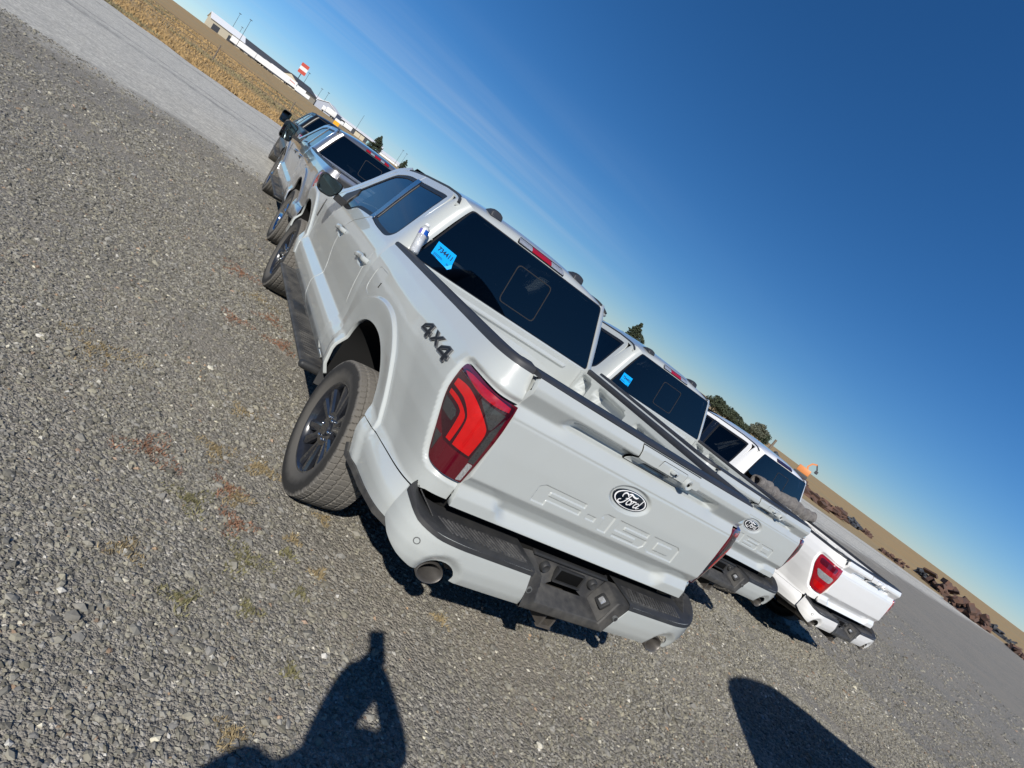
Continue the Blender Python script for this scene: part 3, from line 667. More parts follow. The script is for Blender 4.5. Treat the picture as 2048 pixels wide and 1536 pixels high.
    g = panel('rear_window', gl, lambda P: glassback(P, .004), .05, 'privacy_glass', root, rim=False, hb=.03, sgn=1)
    panel('window_seal', [(p[0]*1.012, 1.612+(p[1]-1.612)*1.03) for p in gl], lambda P: glassback(P, .001), .04, 'seal', g, key='rw_seal', holes=[[(p[0]*.972, 1.612+(p[1]-1.612)*.93) for p in gl]], thick=.02, hb=.03, sgn=1)
    sl = rounded([(-.165, 1.455), (-.165, 1.738), (.165, 1.738), (.165, 1.455)], .035, 5)
    panel('slider_frame', sl, lambda P: glassback(P, .0065), .04, 'slider_frame', g, key='slider', holes=[[(p[0]*.962, 1.5965+(p[1]-1.5965)*.955) for p in sl]], thick=.006, hb=.02, sgn=1)
    if st.get('sticker'):
        pl = [(-.742, 1.462), (-.735, 1.552), (-.585, 1.541), (-.580, 1.476), (-.622, 1.438)]
        if st.get('detail', 1) < 2: pl = [(-.735, 1.46), (-.73, 1.555), (-.585, 1.55), (-.588, 1.448)]
        s_ = panel('lot_sticker', pl, lambda P: glassback(P, .0075), .03, 'sticker_blue', root, key='sticker'+st['sticker'], thick=.001, sgn=1)
        TV, TF = text_shape(st['sticker'], .041, .0009); ca, sa = math.cos(R(-6)), math.sin(R(-6)); TV = TV@np.array([[ca, sa], [-sa, ca]])+[-.655, 1.508]
        mk('printed_number', glassback(TV, .0092), TF, 'ink', s_)
        bm = bmesh.new()
        for k, (l0, l1, zz_) in enumerate([(-.73, -.66, 1.478), (-.73, -.655, 1.470), (-.73, -.70, 1.462), (-.62, -.60, 1.462), (-.622, -.598, 1.456)]):
            X = glassback(np.array([(l0, zz_), (l1, zz_-.007), (l1, zz_-.0045), (l0, zz_+.0025)]), .0092); bm.faces.new([bm.verts.new(x) for x in X])
        frombm('small_print', bm, 'ink', s_)
        if st.get('detail', 1) >= 2:
            mk('curled_corner', [*glassback(np.array([(-.622, 1.438), (-.580, 1.476)]), .008), *(glassback(np.array([(-.578, 1.452), (-.600, 1.432)]), .022))], [(0, 1, 2, 3)], 'sticker_blue', s_)
    rf = panel('roof', [(-1, .838), (-1, 2.20), (1, 2.20), (1, .838)], lambda P: roof(P), .05, pt, root, thick=.02, sgn=1)
    for sd in (-1, 1):
        y_ = np.r_[np.linspace(.842, 1.05, 8), np.linspace(1.12, 2.19, 18)]
        pts = [(sd*(float(Wf(_E(y)))*.985), y, float(_E(y))+.010) for y in y_]
        sweepo('roof_molding', pts, [(-.010, -.008), (.010, -.008), (.008, .006), (-.008, .006)], 'rail_plastic', root)
    for sd in (-1, 1):
        if ford:
            bm = bmesh.new(); z0 = float(roof(np.array([[sd*.56, 1.0]]))[0, 2])
            secs = [(.940, .046, .010), (.952, .050, .044), (.985, .050, .052), (1.04, .046, .046), (1.10, .038, .03), (1.16, .026, .008)]
            V = []; F = []
            for (yy, w_, h_) in secs:
                for k in range(9):
                    t = math.pi*k/8; V.append((sd*.42+w_*math.copysign(abs(math.cos(t))**.6, math.cos(t)), yy, z0-.012+h_*math.sin(t)**.6))
            for i in range(len(secs)-1):
                for k in range(8): F.append((i*9+k, i*9+k+1, (i+1)*9+k+1, (i+1)*9+k))
            F.append(tuple(range(9))); vs_ = [bm.verts.new(v) for v in V]
            for f_ in F: bm.faces.new([vs_[i] for i in f_])
            frombm('roof_marker', bm, 'rail_plastic', root, smooth=True, auto=50)
    # high brake lamp
    def hdr(P, e=0.0):
        z = P[:, 1]; y = np.interp(z, [1.835, 1.872, 1.897, 1.92], [.842, .868, .915, 1.05]); return np.c_[P[:, 0], y-.006-e, z]
    ch = rounded([(-.232, 1.852), (-.215, 1.893), (.215, 1.893), (.232, 1.852)], .014)
    c_ = panel('high_brake_lamp', ch, lambda P: hdr(P, .006), .02, 'seal', root, key='ch', thick=.02, sgn=1)
    for nm, x0, x1, m_ in (('clear_lens', -.220, -.098, 'lens_clear'), ('red_lens', -.094, .094, 'lens_mid_red'), ('clear_lens', .098, .220, 'lens_clear')) if st.get('chmsl', 1) == 1 else (('red_lens', -.22, .22, 'lens_deep'),) if st.get('chmsl') == 2 else (('red_lens', -.220, -.138, 'lens_mid_red'), ('clear_lens', -.134, -.06, 'lens_clear'), ('red_lens', -.056, .056, 'lens_mid_red'), ('clear_lens', .06, .134, 'lens_clear'), ('red_lens', .138, .220, 'lens_mid_red')):
        panel(nm, rounded([(x0, 1.858), (x0, 1.888), (x1, 1.888), (x1, 1.858)], .006), lambda P: hdr(P, .011), .015, m_, c_, key='chl%.3f' % x0+m_, thick=.006, sgn=1)
    # windscreen, cowl, bonnet, front end
    def ws(P): u, t = P[:, 0], P[:, 1]; hw = .70+.10*t; return np.c_[u*hw, 2.20+.74*t+.10*(1-u**2)*1.0, 1.872-.60*t-.02*t*t+.02*(1-u**2)*(1-t)]
    panel('windscreen', [(-1, 0), (1, 0), (1, 1), (-1, 1)], ws, .12, 'front_glass', root, rim=False, sgn=1)
    def hood(P):
        u, y = P[:, 0], P[:, 1]; e = np.interp(y, [2.9, 3.7, 4.3, 4.55], [1.245, 1.222, 1.178, 1.08]); c = np.interp(y, [2.9, 3.7, 4.3, 4.50, 4.6], [1.29, 1.30, 1.262, 1.20, 1.10])
        hw = .955-np.clip(y-3.95, 0, None)**2*.30; bul = .022*(1-sstep(.40, .48, np.abs(u)))
        return np.c_[u*hw, y, e+(c-e)*(1-np.abs(u)**3)+bul*sstep(4.6, 4.3, y)]
    panel('bonnet', [(-1, 2.86), (1, 2.86), (1, 4.55), (-1, 4.55)], hood, .06, pt, root, thick=.03, sgn=1)
    boxo('grille', (-.62, 4.42, .72), (.62, 4.56, 1.14), 'gloss_black', root, .03)
    for sd in (-1, 1): boxo('headlamp', (sd*.62, 4.30, .86), (sd*.90, 4.47, 1.12), 'lens_clear', root, .03)
    boxo('front_bumper', (-.93, 4.30, .42), (.93, 4.64, .70), pt, root, .06)
    # --- bed rail caps, bed interior
    for sd in (-1, 1):
        ts = np.r_[np.linspace(.80, -.78, 24), np.linspace(-.80, T_END+.004, 34)]; pts = []
        for t in ts:
            x, y, nx, ny = plan(np.array([t])); z = railz(t) if t > -.95 else np.interp(t, [T_END, -1.1, -.95], [1.434, 1.432, railz(-.95)]); w_ = float(Wf(z))-.985
            pts.append((sd*(float(x[0]+nx[0]*w_)-.040*float(nx[0])), float(y[0]+ny[0]*w_)-.040*float(ny[0]), float(z)))
        sec = [(-.046, -.030), (-.046, .004), (-.038, .014), (.030, .016), (.044, .006), (.046, -.006), (.044, -.03)]
        sec = [(-a_*sd*-1, b_) for a_, b_ in sec]
        sweepo('bed_rail_cap', pts, sec, 'rail_plastic', root, auto=50)
    pts = [(x, -1.088-.006*(1-(x/.8)**2), 1.433) for x in np.linspace(-.794, .794, 20)]
    sweepo('tailgate_cap', pts, [(-.046, -.012), (.042, -.004), (.046, .002), (.038, .010), (-.040, .016), (-.046, .010)], 'rail_plastic', root, auto=50)
    def bedwall(P, sd=1):
        y, z = P[:, 0], P[:, 1]; d = np.full(len(P), 1.0)
        for (a_, b_) in ((-.92, -.62), (-.50, -.10), (.02, .42), (.50, .66)):
            d = np.minimum(d, sdf(P, np.array(rounded([(a_, 1.06), (a_, 1.35), (b_, 1.35), (b_-.07, 1.06)], .04, 3))))
        rec = .075*(1-sstep(-.030, .004, d)); x = .765+rec
        wh = .16*(1-sstep(.40, .52, np.abs(y)))*(1-sstep(1.02, 1.10, z)); return np.c_[x-wh, y, z]
    for sd in (False, True):
        panel('bed_wall', [(-1.08, .86), (.68, .86), (.68, 1.375), (-1.08, 1.415)], bedwall, .025, pt, root, mirror=not sd, key='bed_wall', rim=False, sgn=-1)
    def bedfront(P):
        d = sdf(P, np.array(rounded([(-.60, 1.335), (.62, 1.335), (.60, 1.30), (-.58, 1.30)], .015, 3))); return np.c_[P[:, 0], .690-.012*(1-sstep(-.012, .003, d))-.03*sstep(1.345, 1.355, P[:, 1])*0, P[:, 1]]
    panel('bed_front_wall', [(-.80, .86), (.80, .86), (.80, 1.372), (-.80, 1.372)], bedfront, .03, pt, root, key='bed_front', thick=.06, fine=[((-.66, 1.28), (.66, 1.37), .008)], sgn=1)
    def bedfloor(P): return np.c_[P[:, 0], P[:, 1], .86+.012*sstep(-.2, .2, np.sin(P[:, 0]*42))]
    panel('bed_floor', [(-.80, -1.08), (.80, -1.08), (.80, .69), (-.80, .69)], bedfloor, .03, pt, root, rim=False, sgn=1)
    # --- tailgate
    def tgp(P): return tailgate(P)
    hx0, hx1 = -.137, .312
    tgo = [(-.7935, .805), (-.7925, 1.434), (.7925, 1.434), (.7935, .805)]
    fine = [((-.52, .945), (.56, 1.09), .0055), ((-.16, 1.07), (.20, 1.26), .009), ((-.62, 1.29), (.66, 1.37), .010)] if ford else [((-.62, 1.29), (.66, 1.37), .012)]
    fm = tailgate if ford else (lambda P: np.c_[P[:, 0], tg_y(P, False), P[:, 1]])
    tg = panel('tailgate', tgo, fm, .016, pt, root, key='tailgate%d' % ford, fine=fine, thick=.03, hb=.016, sgn=1, extra=[tg_rows(), contour_rows()] if ford else [tg_rows()])
    boxo('tailgate_inner', (-.775, -1.095, .82), (.775, -1.055, 1.42), pt, root, .01)
    def hand(P, e=0.0):
        z = P[:, 1]; y = np.interp(z, [1.312, 1.325, 1.345, 1.362, 1.405, 1.428], [-1.106, -1.108, -1.124, -1.160, -1.157, -1.141]); return np.c_[P[:, 0], y-e, z]
    slot = rounded([(-.060, 1.321), (-.050, 1.346), (.150, 1.346), (.140, 1.321)], .005)
    hd = panel('tailgate_handle', [(hx0-.012, 1.318), (hx0+.010, 1.36), (hx0, 1.424), (hx1, 1.424), (hx1+.012, 1.36), (hx1-.06, 1.318)], hand, .01, pt, root, key='tghandle', holes=[slot], thick=.035, hb=.01, sgn=1)
    ho = [(hx0-.012, 1.318), (hx0+.010, 1.36), (hx0, 1.424), (hx1, 1.424), (hx1+.012, 1.36), (hx1-.06, 1.318)]
    panel('handle_gap_backing', [np.array(p)+.0035*n_ for p, n_ in zip(ho, _outn(ho))], lambda P: hand(P, -.004), .02, 'gap_black', hd, key='hgapback', holes=[slot], thick=.02, hb=.015, sgn=1)  # black backing sheet, its edge painting the dark gap line round the handle
    cc_ = rounded([(.0, 1.352), (.015, 1.408), (.205, 1.408), (.195, 1.352)], .008); panel('cover_gap_backing', [np.array(p)+.0022*n_ for p, n_ in zip(cc_, _outn(cc_))], lambda P: hand(P, .0006), .02, 'gap_black', hd, key='cgap', thick=.002, hb=.01, sgn=1)  # black plate under the camera cover, painted in for the gap's shade
    panel('handle_pocket', [(-.07, 1.312), (-.07, 1.352), (.165, 1.352), (.165, 1.312)], lambda P: hand(P, -.022), .03, 'gap_black', hd, key='hpocket', rim=False, sgn=1)
    panel('camera_cover', rounded([(.0, 1.352), (.015, 1.408), (.205, 1.408), (.195, 1.352)], .008), lambda P: hand(P, .0015), .01, pt, hd, key='camcover', thick=.004, hb=.01, sgn=1)
    boxo('camera', (.085, -1.176, 1.376), (.135, -1.14, 1.398), pt, hd, .007); cylo('camera_lens', (.112, -1.178, 1.381), (.112, -1.17, 1.384), .006, 'gloss_black', hd)
    latheo('lock_bezel', [(-1.150, .027), (-1.168, .027), (-1.174, .023), (-1.172, .015), (-1.164, .013), (-1.164, 0)], pt, hd, 32, axis='y', loc=(.238, 0, 1.369))
    cylo('lock_cylinder', (.238, -1.169, 1.369), (.238, -1.16, 1.369), .0075, 'gap_black', hd)
    if ford:
        def ov(P, e=0.0): P = np.asarray(P, float); q_ = np.c_[P[:, 0]*.118+OVAL[0], P[:, 1]*.118+OVAL[1]]; return np.c_[q_[:, 0], tg_y(q_*0+[OVAL[0], OVAL[1]], True)-e, q_[:, 1]]
        el = lambda k, n=56: [(k*math.cos(2*math.pi*i/n), k*.40*math.sin(2*math.pi*i/n)) for i in range(n)]
        def ovd(P, e=0.0): X = ov(P, e); r2 = (P[:, 0]**2+(P[:, 1]/.40)**2); X[:, 1] += -.006*(1-r2); return X
        bd = panel('round_badge', el(1.0), lambda P: ovd(P, .008), .12, 'badge_black', tg, key='badge', thick=.010, hb=.1, sgn=1)
        panel('badge_ring', el(.93), lambda P: ovd(P, .0088), .12, 'badge_white', bd, key='bring', holes=[el(.865)], thick=.001, hb=.06, sgn=1)
        V, F = stroke_mesh([([(p[0]*.84-.01, p[1]*.84) for p in q_], w_*.56) for q_, w_ in FORD_STROKES], lambda P: ovd(np.asarray(P), .0094), 0)
        mk('badge_script', V, F, 'badge_white', bd)
    # --- tail lamps
    TLs = [(T_END+.002, 1.288)]+[tuple(p) for p in shrink_open(TL, .004)]+[(T_END+.002, .906)]
    for sd in (False, True):
        dz = False
        if st.get('lamp', 'c') == 'c':
            L = panel('tail_lamp', TLs, side_plain, .014, 'lens_dark_red', root, mirror=sd, key='lamp_c', thick=.02, hb=.012, sgn=-1)
            for nm, pl, m_ in (('lamp_frame', smooth_poly([(-.925, 1.278), (-1.0, 1.282), (-1.1, 1.283), (-1.222, 1.280), (-1.222, 1.240), (-1.195, 1.150), (-1.19, 1.01), (-1.06, 1.012), (-1.045, 1.02), (-.955, 1.095), (-.922, 1.17), (-.912, 1.23)], 3, keep=(3, 6, 7)), 'lens_deep'),):
                panel(nm, pl, lambda P: side_plain(P, .0006), .014, m_, L, mirror=sd, key=nm, thick=.0004, hb=.012, sgn=-1)
            for nm, pl, m_ in (
              ('upper_bar', smooth_poly([(-.931, 1.272), (-.98, 1.262), (-1.067, 1.249), (-1.149, 1.246), (-1.208, 1.253), (-1.206, 1.272), (-1.156, 1.277), (-1.075, 1.281), (-.979, 1.281)], 3, keep=(0, 4, 5)), 'lens_mid_red'),
              ('outer_light_guide', smooth_poly([(-.928, 1.228), (-.934, 1.200), (-1.0, 1.197), (-1.040, 1.190), (-1.078, 1.165), (-1.098, 1.127), (-1.103, 1.024), (-1.181, 1.022), (-1.181, 1.130), (-1.154, 1.172), (-1.10, 1.212), (-1.045, 1.232), (-.99, 1.236)], 4, keep=(0, 1, 6, 7)), 'lens_bright_red'),
              ('inner_light_guide', smooth_poly([(-.938, 1.181), (-.942, 1.163), (-1.0, 1.160), (-1.038, 1.153), (-1.060, 1.130), (-1.064, 1.026), (-1.089, 1.026), (-1.089, 1.125), (-1.066, 1.158), (-1.02, 1.176), (-.98, 1.181)], 4, keep=(0, 1, 5, 6)), 'lens_bright_red'),
              ('smoked_panel', [(-.938, 1.146), (-.962, 1.096), (-1.042, 1.090), (-1.047, 1.118), (-1.034, 1.138), (-.99, 1.145)], 'lens_smoke'),
              ('smoked_corner', [(-.990, 1.022), (-1.028, .938), (-1.040, 1.020)], 'lens_smoke'),
              ('smoked_wedge', [(-1.092, 1.238), (-1.140, 1.196), (-1.180, 1.156), (-1.188, 1.16), (-1.205, 1.236)], 'lens_smoke'),
              ('reverse_light', rounded([(-1.199, .906), (-1.196, .995), (-1.219, .995), (-1.221, .912)], .004), 'lens_clear'),
              ('side_strip', [(-1.192, 1.0), (-1.189, 1.15), (-1.213, 1.225), (-1.219, 1.0)], 'lens_smoke')):
                panel(nm, pl, lambda P: side_plain(P, .0018), .014, m_, L, mirror=sd, key=nm, thick=.0015, hb=.010, sgn=-1)
        else:
            L = panel('tail_lamp', TLs, side_plain, .014, 'lens_mid_red', root, mirror=sd, key='lamp_t', thick=.02, hb=.012, sgn=-1)
            for nm, pl, m_ in (('upper_lens', rounded([(-.95, 1.20), (-.93, 1.27), (-1.16, 1.27), (-1.16, 1.20)], .03), 'lens_dark_red'), ('reverse_light', rounded([(-1.03, 1.06), (-.97, 1.14), (-1.19, 1.14), (-1.19, 1.06)], .03), 'lens_clear'), ('lower_lens', rounded([(-1.06, .94), (-1.01, 1.01), (-1.19, 1.01), (-1.19, .93)], .03), 'lens_bright_red')):
                panel(nm, pl, lambda P: side_plain(P, .002), .014, m_, L, mirror=sd, key=nm+'t', thick=.0015, hb=.010, sgn=-1)
    # --- 4x4 badge
    if ford:
        def f4(y0): return [(y0, 1.228), (y0-.010, 1.258), (y0-.070, 1.286), (y0-.108, 1.286), (y0-.112, 1.255), (y0-.130, 1.255), (y0-.136, 1.236), (y0-.116, 1.236), (y0-.118, 1.217), (y0-.082, 1.217), (y0-.080, 1.232)]
        def hole4(y0): return [(y0-.030, 1.246), (y0-.040, 1.252), (y0-.080, 1.270), (y0-.080, 1.248)]
        xx = [(-.535, 1.285), (-.565, 1.285), (-.592, 1.268), (-.622, 1.287), (-.655, 1.289), (-.615, 1.258), (-.652, 1.233), (-.620, 1.232), (-.592, 1.248), (-.565, 1.231), (-.532, 1.230), (-.570, 1.258)]
        for sd in (False, True):
            ck = ('drive_badge', sd); parts = (('a', f4(-.390), [hole4(-.390)]), ('x', xx, []), ('b', f4(-.662), [hole4(-.662)]))
            if ck not in CACHE:
                VV = []; FF = []; NN = []
                for nm, pl, hl in parts:
                    V, F, N = panel_data(pl, lambda P: side(P, .008), .02, holes=hl, thick=.010, hb=.008, sgn=-1)
                    if sd: V = V*[-1, 1, 1]; N = N*[-1, 1, 1]; F = [f_[::-1] for f_ in F]
                    FF += [tuple(i_+len(VV) for i_ in f_) for f_ in F]; VV += list(V); NN += list(N)
                CACHE[ck] = mesh(VV, FF, NN, True, 'drive_badge')
            b_ = link('drive_badge', CACHE[ck], 'badge_edge', root)
            for nm, pl, hl in parts:
                sh = [np.array(p)-.0045*n_ for p, n_ in zip(pl, _outn(pl))]; hl2 = [[np.array(p)+.0035*n_ for p, n_ in zip(q_, _outn(q_))] for q_ in hl]
                panel('badge_face', sh, lambda P: side(P, .0088), .02, 'badge_face', b_, mirror=sd, key='face'+nm, holes=hl2, thick=.001, hb=.008, sgn=-1)
    # --- rear bumper
    bump_rear(root, st)
    # --- wheels, wells, underbody
    for y in (0, AXF):
        for sd in (-1, 1): wheel(root, sd*(.862 if not st.get('wide') else .89), y, sd, st.get('rim', 'split'), rimmat=st.get('rimmat', 'rim_black'), chunky=st.get('chunky', False), tyre_r=st.get('tyre_r', TYRE_R), z=st.get('tyre_r', TYRE_R)-.007)
    for y0 in (0, AXF):
        for sd in (-1, 1):
            bm = bmesh.new(); A_ = [tuple(p) for p in ARCH]; V = []
            for k_, xx_ in enumerate((.965, .62)):
                for p in A_: V.append((sd*xx_, y0+p[0]*(1.02 if k_ else 1.0), p[1]+(.012 if k_ else .003)))
            vs_ = [bm.verts.new(v) for v in V]; n_ = len(A_)
            for i in range(n_-1): bm.faces.new((vs_[i], vs_[i+1], vs_[n_+i+1], vs_[n_+i]))
            bm.faces.new(vs_[n_:]); frombm('wheel_well', bm, 'under_black', root, smooth=True, auto=50)
    bm = bmesh.new(); box(bm, (-.60, -.95, .50), (.60, 4.3, .70)); box(bm, (-.90, .62, .52), (.90, 3.05, .66)); box(bm, (-.76, -1.04, .60), (.76, -.55, .85)); box(bm, (-.60, -.6, .70), (.60, .6, .85)); box(bm, (-.6, 3.1, .7), (.6, 4.35, 1.1))
    frombm('underbody', bm, 'under_black', root)  # plain dark boxes for the underside, added to block light
    bm = bmesh.new()
    for y in (0, AXF): cyl(bm, (-.80, y, HUBZ), (.80, y, HUBZ), .045); cyl(bm, (0 if y == 0 else -.25, y-.14, HUBZ), (0 if y == 0 else -.25, y+.14, HUBZ), .15, n=20)
    for sd in (-1, 1): box(bm, (sd*.50, -1.0, .44), (sd*.42, 4.2, .56)); cyl(bm, (sd*.48, -.35, .42), (sd*.52, -.2, .8), .03, n=10); cyl(bm, (sd*.60, -.7, .46), (sd*.735, -1.12, .555), .035, n=14)
    frombm('axle_and_frame', bm, 'frame_metal', root, smooth=True, auto=40)
    # spring-side mud flap of the wheel well seen over the tyre
    for sd in (-1, 1): boxo('spring_pack', (sd*.56, -.45, .50), (sd*.50, .50, .55), 'steel', root, .01)
    # --- running boards
    if st.get('steps', True):
        for sd in (-1, 1):
            pts = [(sd*.985, y, .445) for y in np.linspace(.70, 2.92, 24)]
            sec = [(-.085, -.030), (.085, -.012), (.092, .004), (.085, .016), (-.070, .022), (-.085, .014)]
            if sd > 0: pass
            sec = [(a_*-1 if sd > 0 else a_, b_) for a_, b_ in sec]; sec = [(-a_, b_) for a_, b_ in sec]
            rb = sweepo('running_board', pts, sec, 'dusty_plastic', root, auto=30)
            bm = bmesh.new()
            for i in range(46):
                y = .80+i*.0455
                if 1.62 < y < 1.90: continue
                box(bm, (sd*.935, y, .460), (sd*1.045, y+.016, .4685), .003, seg=1)
            frombm('step_treads', bm, 'dusty_plastic', rb)['kind'] = 'stuff'
            boxo('step_plate', (sd*.945, 1.66, .462), (sd*1.04, 1.88, .4665), 'black_plastic', rb, .003)
            cap = bmesh.new(); box(cap, (sd*.90, .655, .41), (sd*1.075, .72, .463), .022, seg=3); frombm('end_cap', cap, 'black_plastic', rb, smooth=True, auto=50)
            for y in (.95, 2.6): boxo('step_bracket', (sd*.62, y, .43), (sd*.94, y+.06, .45), 'black_plastic', rb)
        for sd in (-1, 1): sweepo('mud_guard', [(sd*.93, .70, .55), (sd*.935, .60, .50), (sd*.94, .545, .40)], [(-.03, -.006), (.03, -.006), (.03, .006), (-.03, .006)], 'black_plastic', root)
    # --- mirrors
    for sd in (-1, 1): mirror(root, sd, st)
    # --- interior
    bm = bmesh.new(); box(bm, (-.80, .80, .66), (.80, 2.9, .72)); box(bm, (-.76, .78, .7), (.76, .86, 1.36)); box(bm, (-.84, 2.45, .72), (.84, 2.85, 1.17), .06); frombm('cabin_floor', bm, 'interior', root, smooth=True, auto=40)
    for sd in (-1, 1): boxo('door_card', (sd*.90, .96, .62), (sd*.86, 2.85, 1.33), 'interior', root)
    for yb, m_ in ((1.02, 'seat'), (1.95, 'seat')):
        for x in ((-.40, .40) if yb > 1.5 else (-.45, 0, .45)):
            w_ = .25 if yb > 1.5 else .21; bm = bmesh.new()
            box(bm, (x-w_, yb, .74), (x+w_, yb+.52, .96), .06, seg=3)
            mm = Matrix.Translation((x, yb+.06, .92)) @ Matrix.Rotation(R(12), 4, 'X'); box(bm, (-w_+.01, -.08, 0), (w_-.01, .07, .56), .06, mm, 3); box(bm, (-.13, -.06, .585), (.13, .05, .80 if x else .72), .05, mm, 3)
            frombm('seat', bm, 'seat', root, smooth=True, auto=60)
    V, F = lathe([(.014*math.cos(t), .18+.014*math.sin(t)) for t in np.linspace(0, 2*math.pi, 9)[:-1]], 32, 'y', True)
    sw = mk('steering_wheel', V, F, 'interior', root, smooth=True); sw.location = (-.40, 2.42, 1.15); sw.rotation_euler = (R(-25), 0, 0)
    panel('headliner', [(-.93, .90), (-.93, 2.18), (.93, 2.18), (.93, .90)], lambda P: roof(P)-[0, 0, .045], .15, 'headliner', root, rim=False, sgn=-1)
    PMAP = {}
def _outn(poly):
    P = np.array(poly, float); n = len(P); A = 0.5*np.sum(P[:, 0]*np.roll(P[:, 1], -1)-np.roll(P[:, 0], -1)*P[:, 1]); e = np.roll(P, -1, 0)-P
    L = np.maximum(np.linalg.norm(e, axis=1), 1e-12)[:, None]; en = np.c_[e[:, 1], -e[:, 0]]/L*(1 if A > 0 else -1)
    v = en+np.roll(en, 1, 0); v /= np.maximum(np.linalg.norm(v, axis=1), 1e-6)[:, None]; c = np.clip((v*en).sum(1), .45, 1)[:, None]; return v/c
def shrink_open(pl, d):
    P = np.array(pl); m = np.r_[P, [(T_END-.5, P[-1][1]), (T_END-.5, P[0][1])]]; n = _outn(m)[:len(P)]; Q = P-d*n; Q = Q[1:-1]; return [q for q in Q if q[0] > T_END+.004]
def mirror(root, sd, st):
    tow = st.get('mirror') == 'tow'; bm = bmesh.new()
    if not tow:
        y = 2.45; pl = [(1.060, 1.400), (1.235, 1.412), (1.262, 1.38), (1.245, 1.272), (1.205, 1.245), (1.105, 1.250), (1.055, 1.335)]
        dep = .10; arm = [(.955, 2.47, 1.27), (1.07, 2.47, 1.285)]
    else:
        y = 2.55; pl = [(1.10, 1.18), (1.09, 1.46), (1.12, 1.49), (1.31, 1.49), (1.34, 1.45), (1.33, 1.18), (1.30, 1.15), (1.13, 1.15)]
        dep = .13; arm = [(.95, 2.57, 1.28), (1.12, 2.57, 1.29)]
    pl = rounded(pl, .03, 3); n = len(pl); V = []; F = []
    c = np.mean(np.array(pl), 0)
    for k, (s, yy) in enumerate(((.93, y-.004), (1.0, y+.004), (1.0, y+.035), (.93, y+dep*.7), (.70, y+dep))):
        for p in pl: q = c+(np.array(p)-c)*s; V.append((sd*q[0], yy, q[1]))
    for k in range(4):
        for i in range(n): F.append((k*n+i, k*n+(i+1) % n, (k+1)*n+(i+1) % n, (k+1)*n+i))
    F.append(tuple(range(4*n, 5*n)))
    vs_ = [bm.verts.new(v) for v in V]
    for f in F: bm.faces.new([vs_[i] for i in f])
    m = frombm('door_mirror', bm, st.get('mirror_mat', 'black_plastic'), root, smooth=True, auto=50)
    bm = bmesh.new(); bm.faces.new([bm.verts.new((sd*(c+(np.array(p)-c)*.90)[0], y+.002, (c+(np.array(p)-c)*.90)[1])) for p in pl])
    if tow: pass
    g = frombm('mirror_glass', bm, 'mirror_glass', m)
    bm = bmesh.new(); bm.faces.new([bm.verts.new((sd*(c+(np.array(p)-c)*.94)[0], y+.006, (c+(np.array(p)-c)*.94)[1])) for p in pl]); frombm('mirror_backing', bm, 'gloss_black', m)
    sweepo('mirror_arm', [(sd*arm[0][0], arm[0][1], arm[0][2]), (sd*arm[1][0], arm[1][1], arm[1][2])], [(-.035, -.03), (.035, -.03), (.035, .03), (-.035, .03)], 'black_plastic', m)
    panel('mirror_sail', rounded([(2.44, 1.262), (2.46, 1.40), (2.56, 1.46), (2.68, 1.345), (2.68, 1.27)], .02), lambda P: side(P, .002), .03, 'black_plastic', m, mirror=sd > 0, key='sail', thick=.01, sgn=-1)

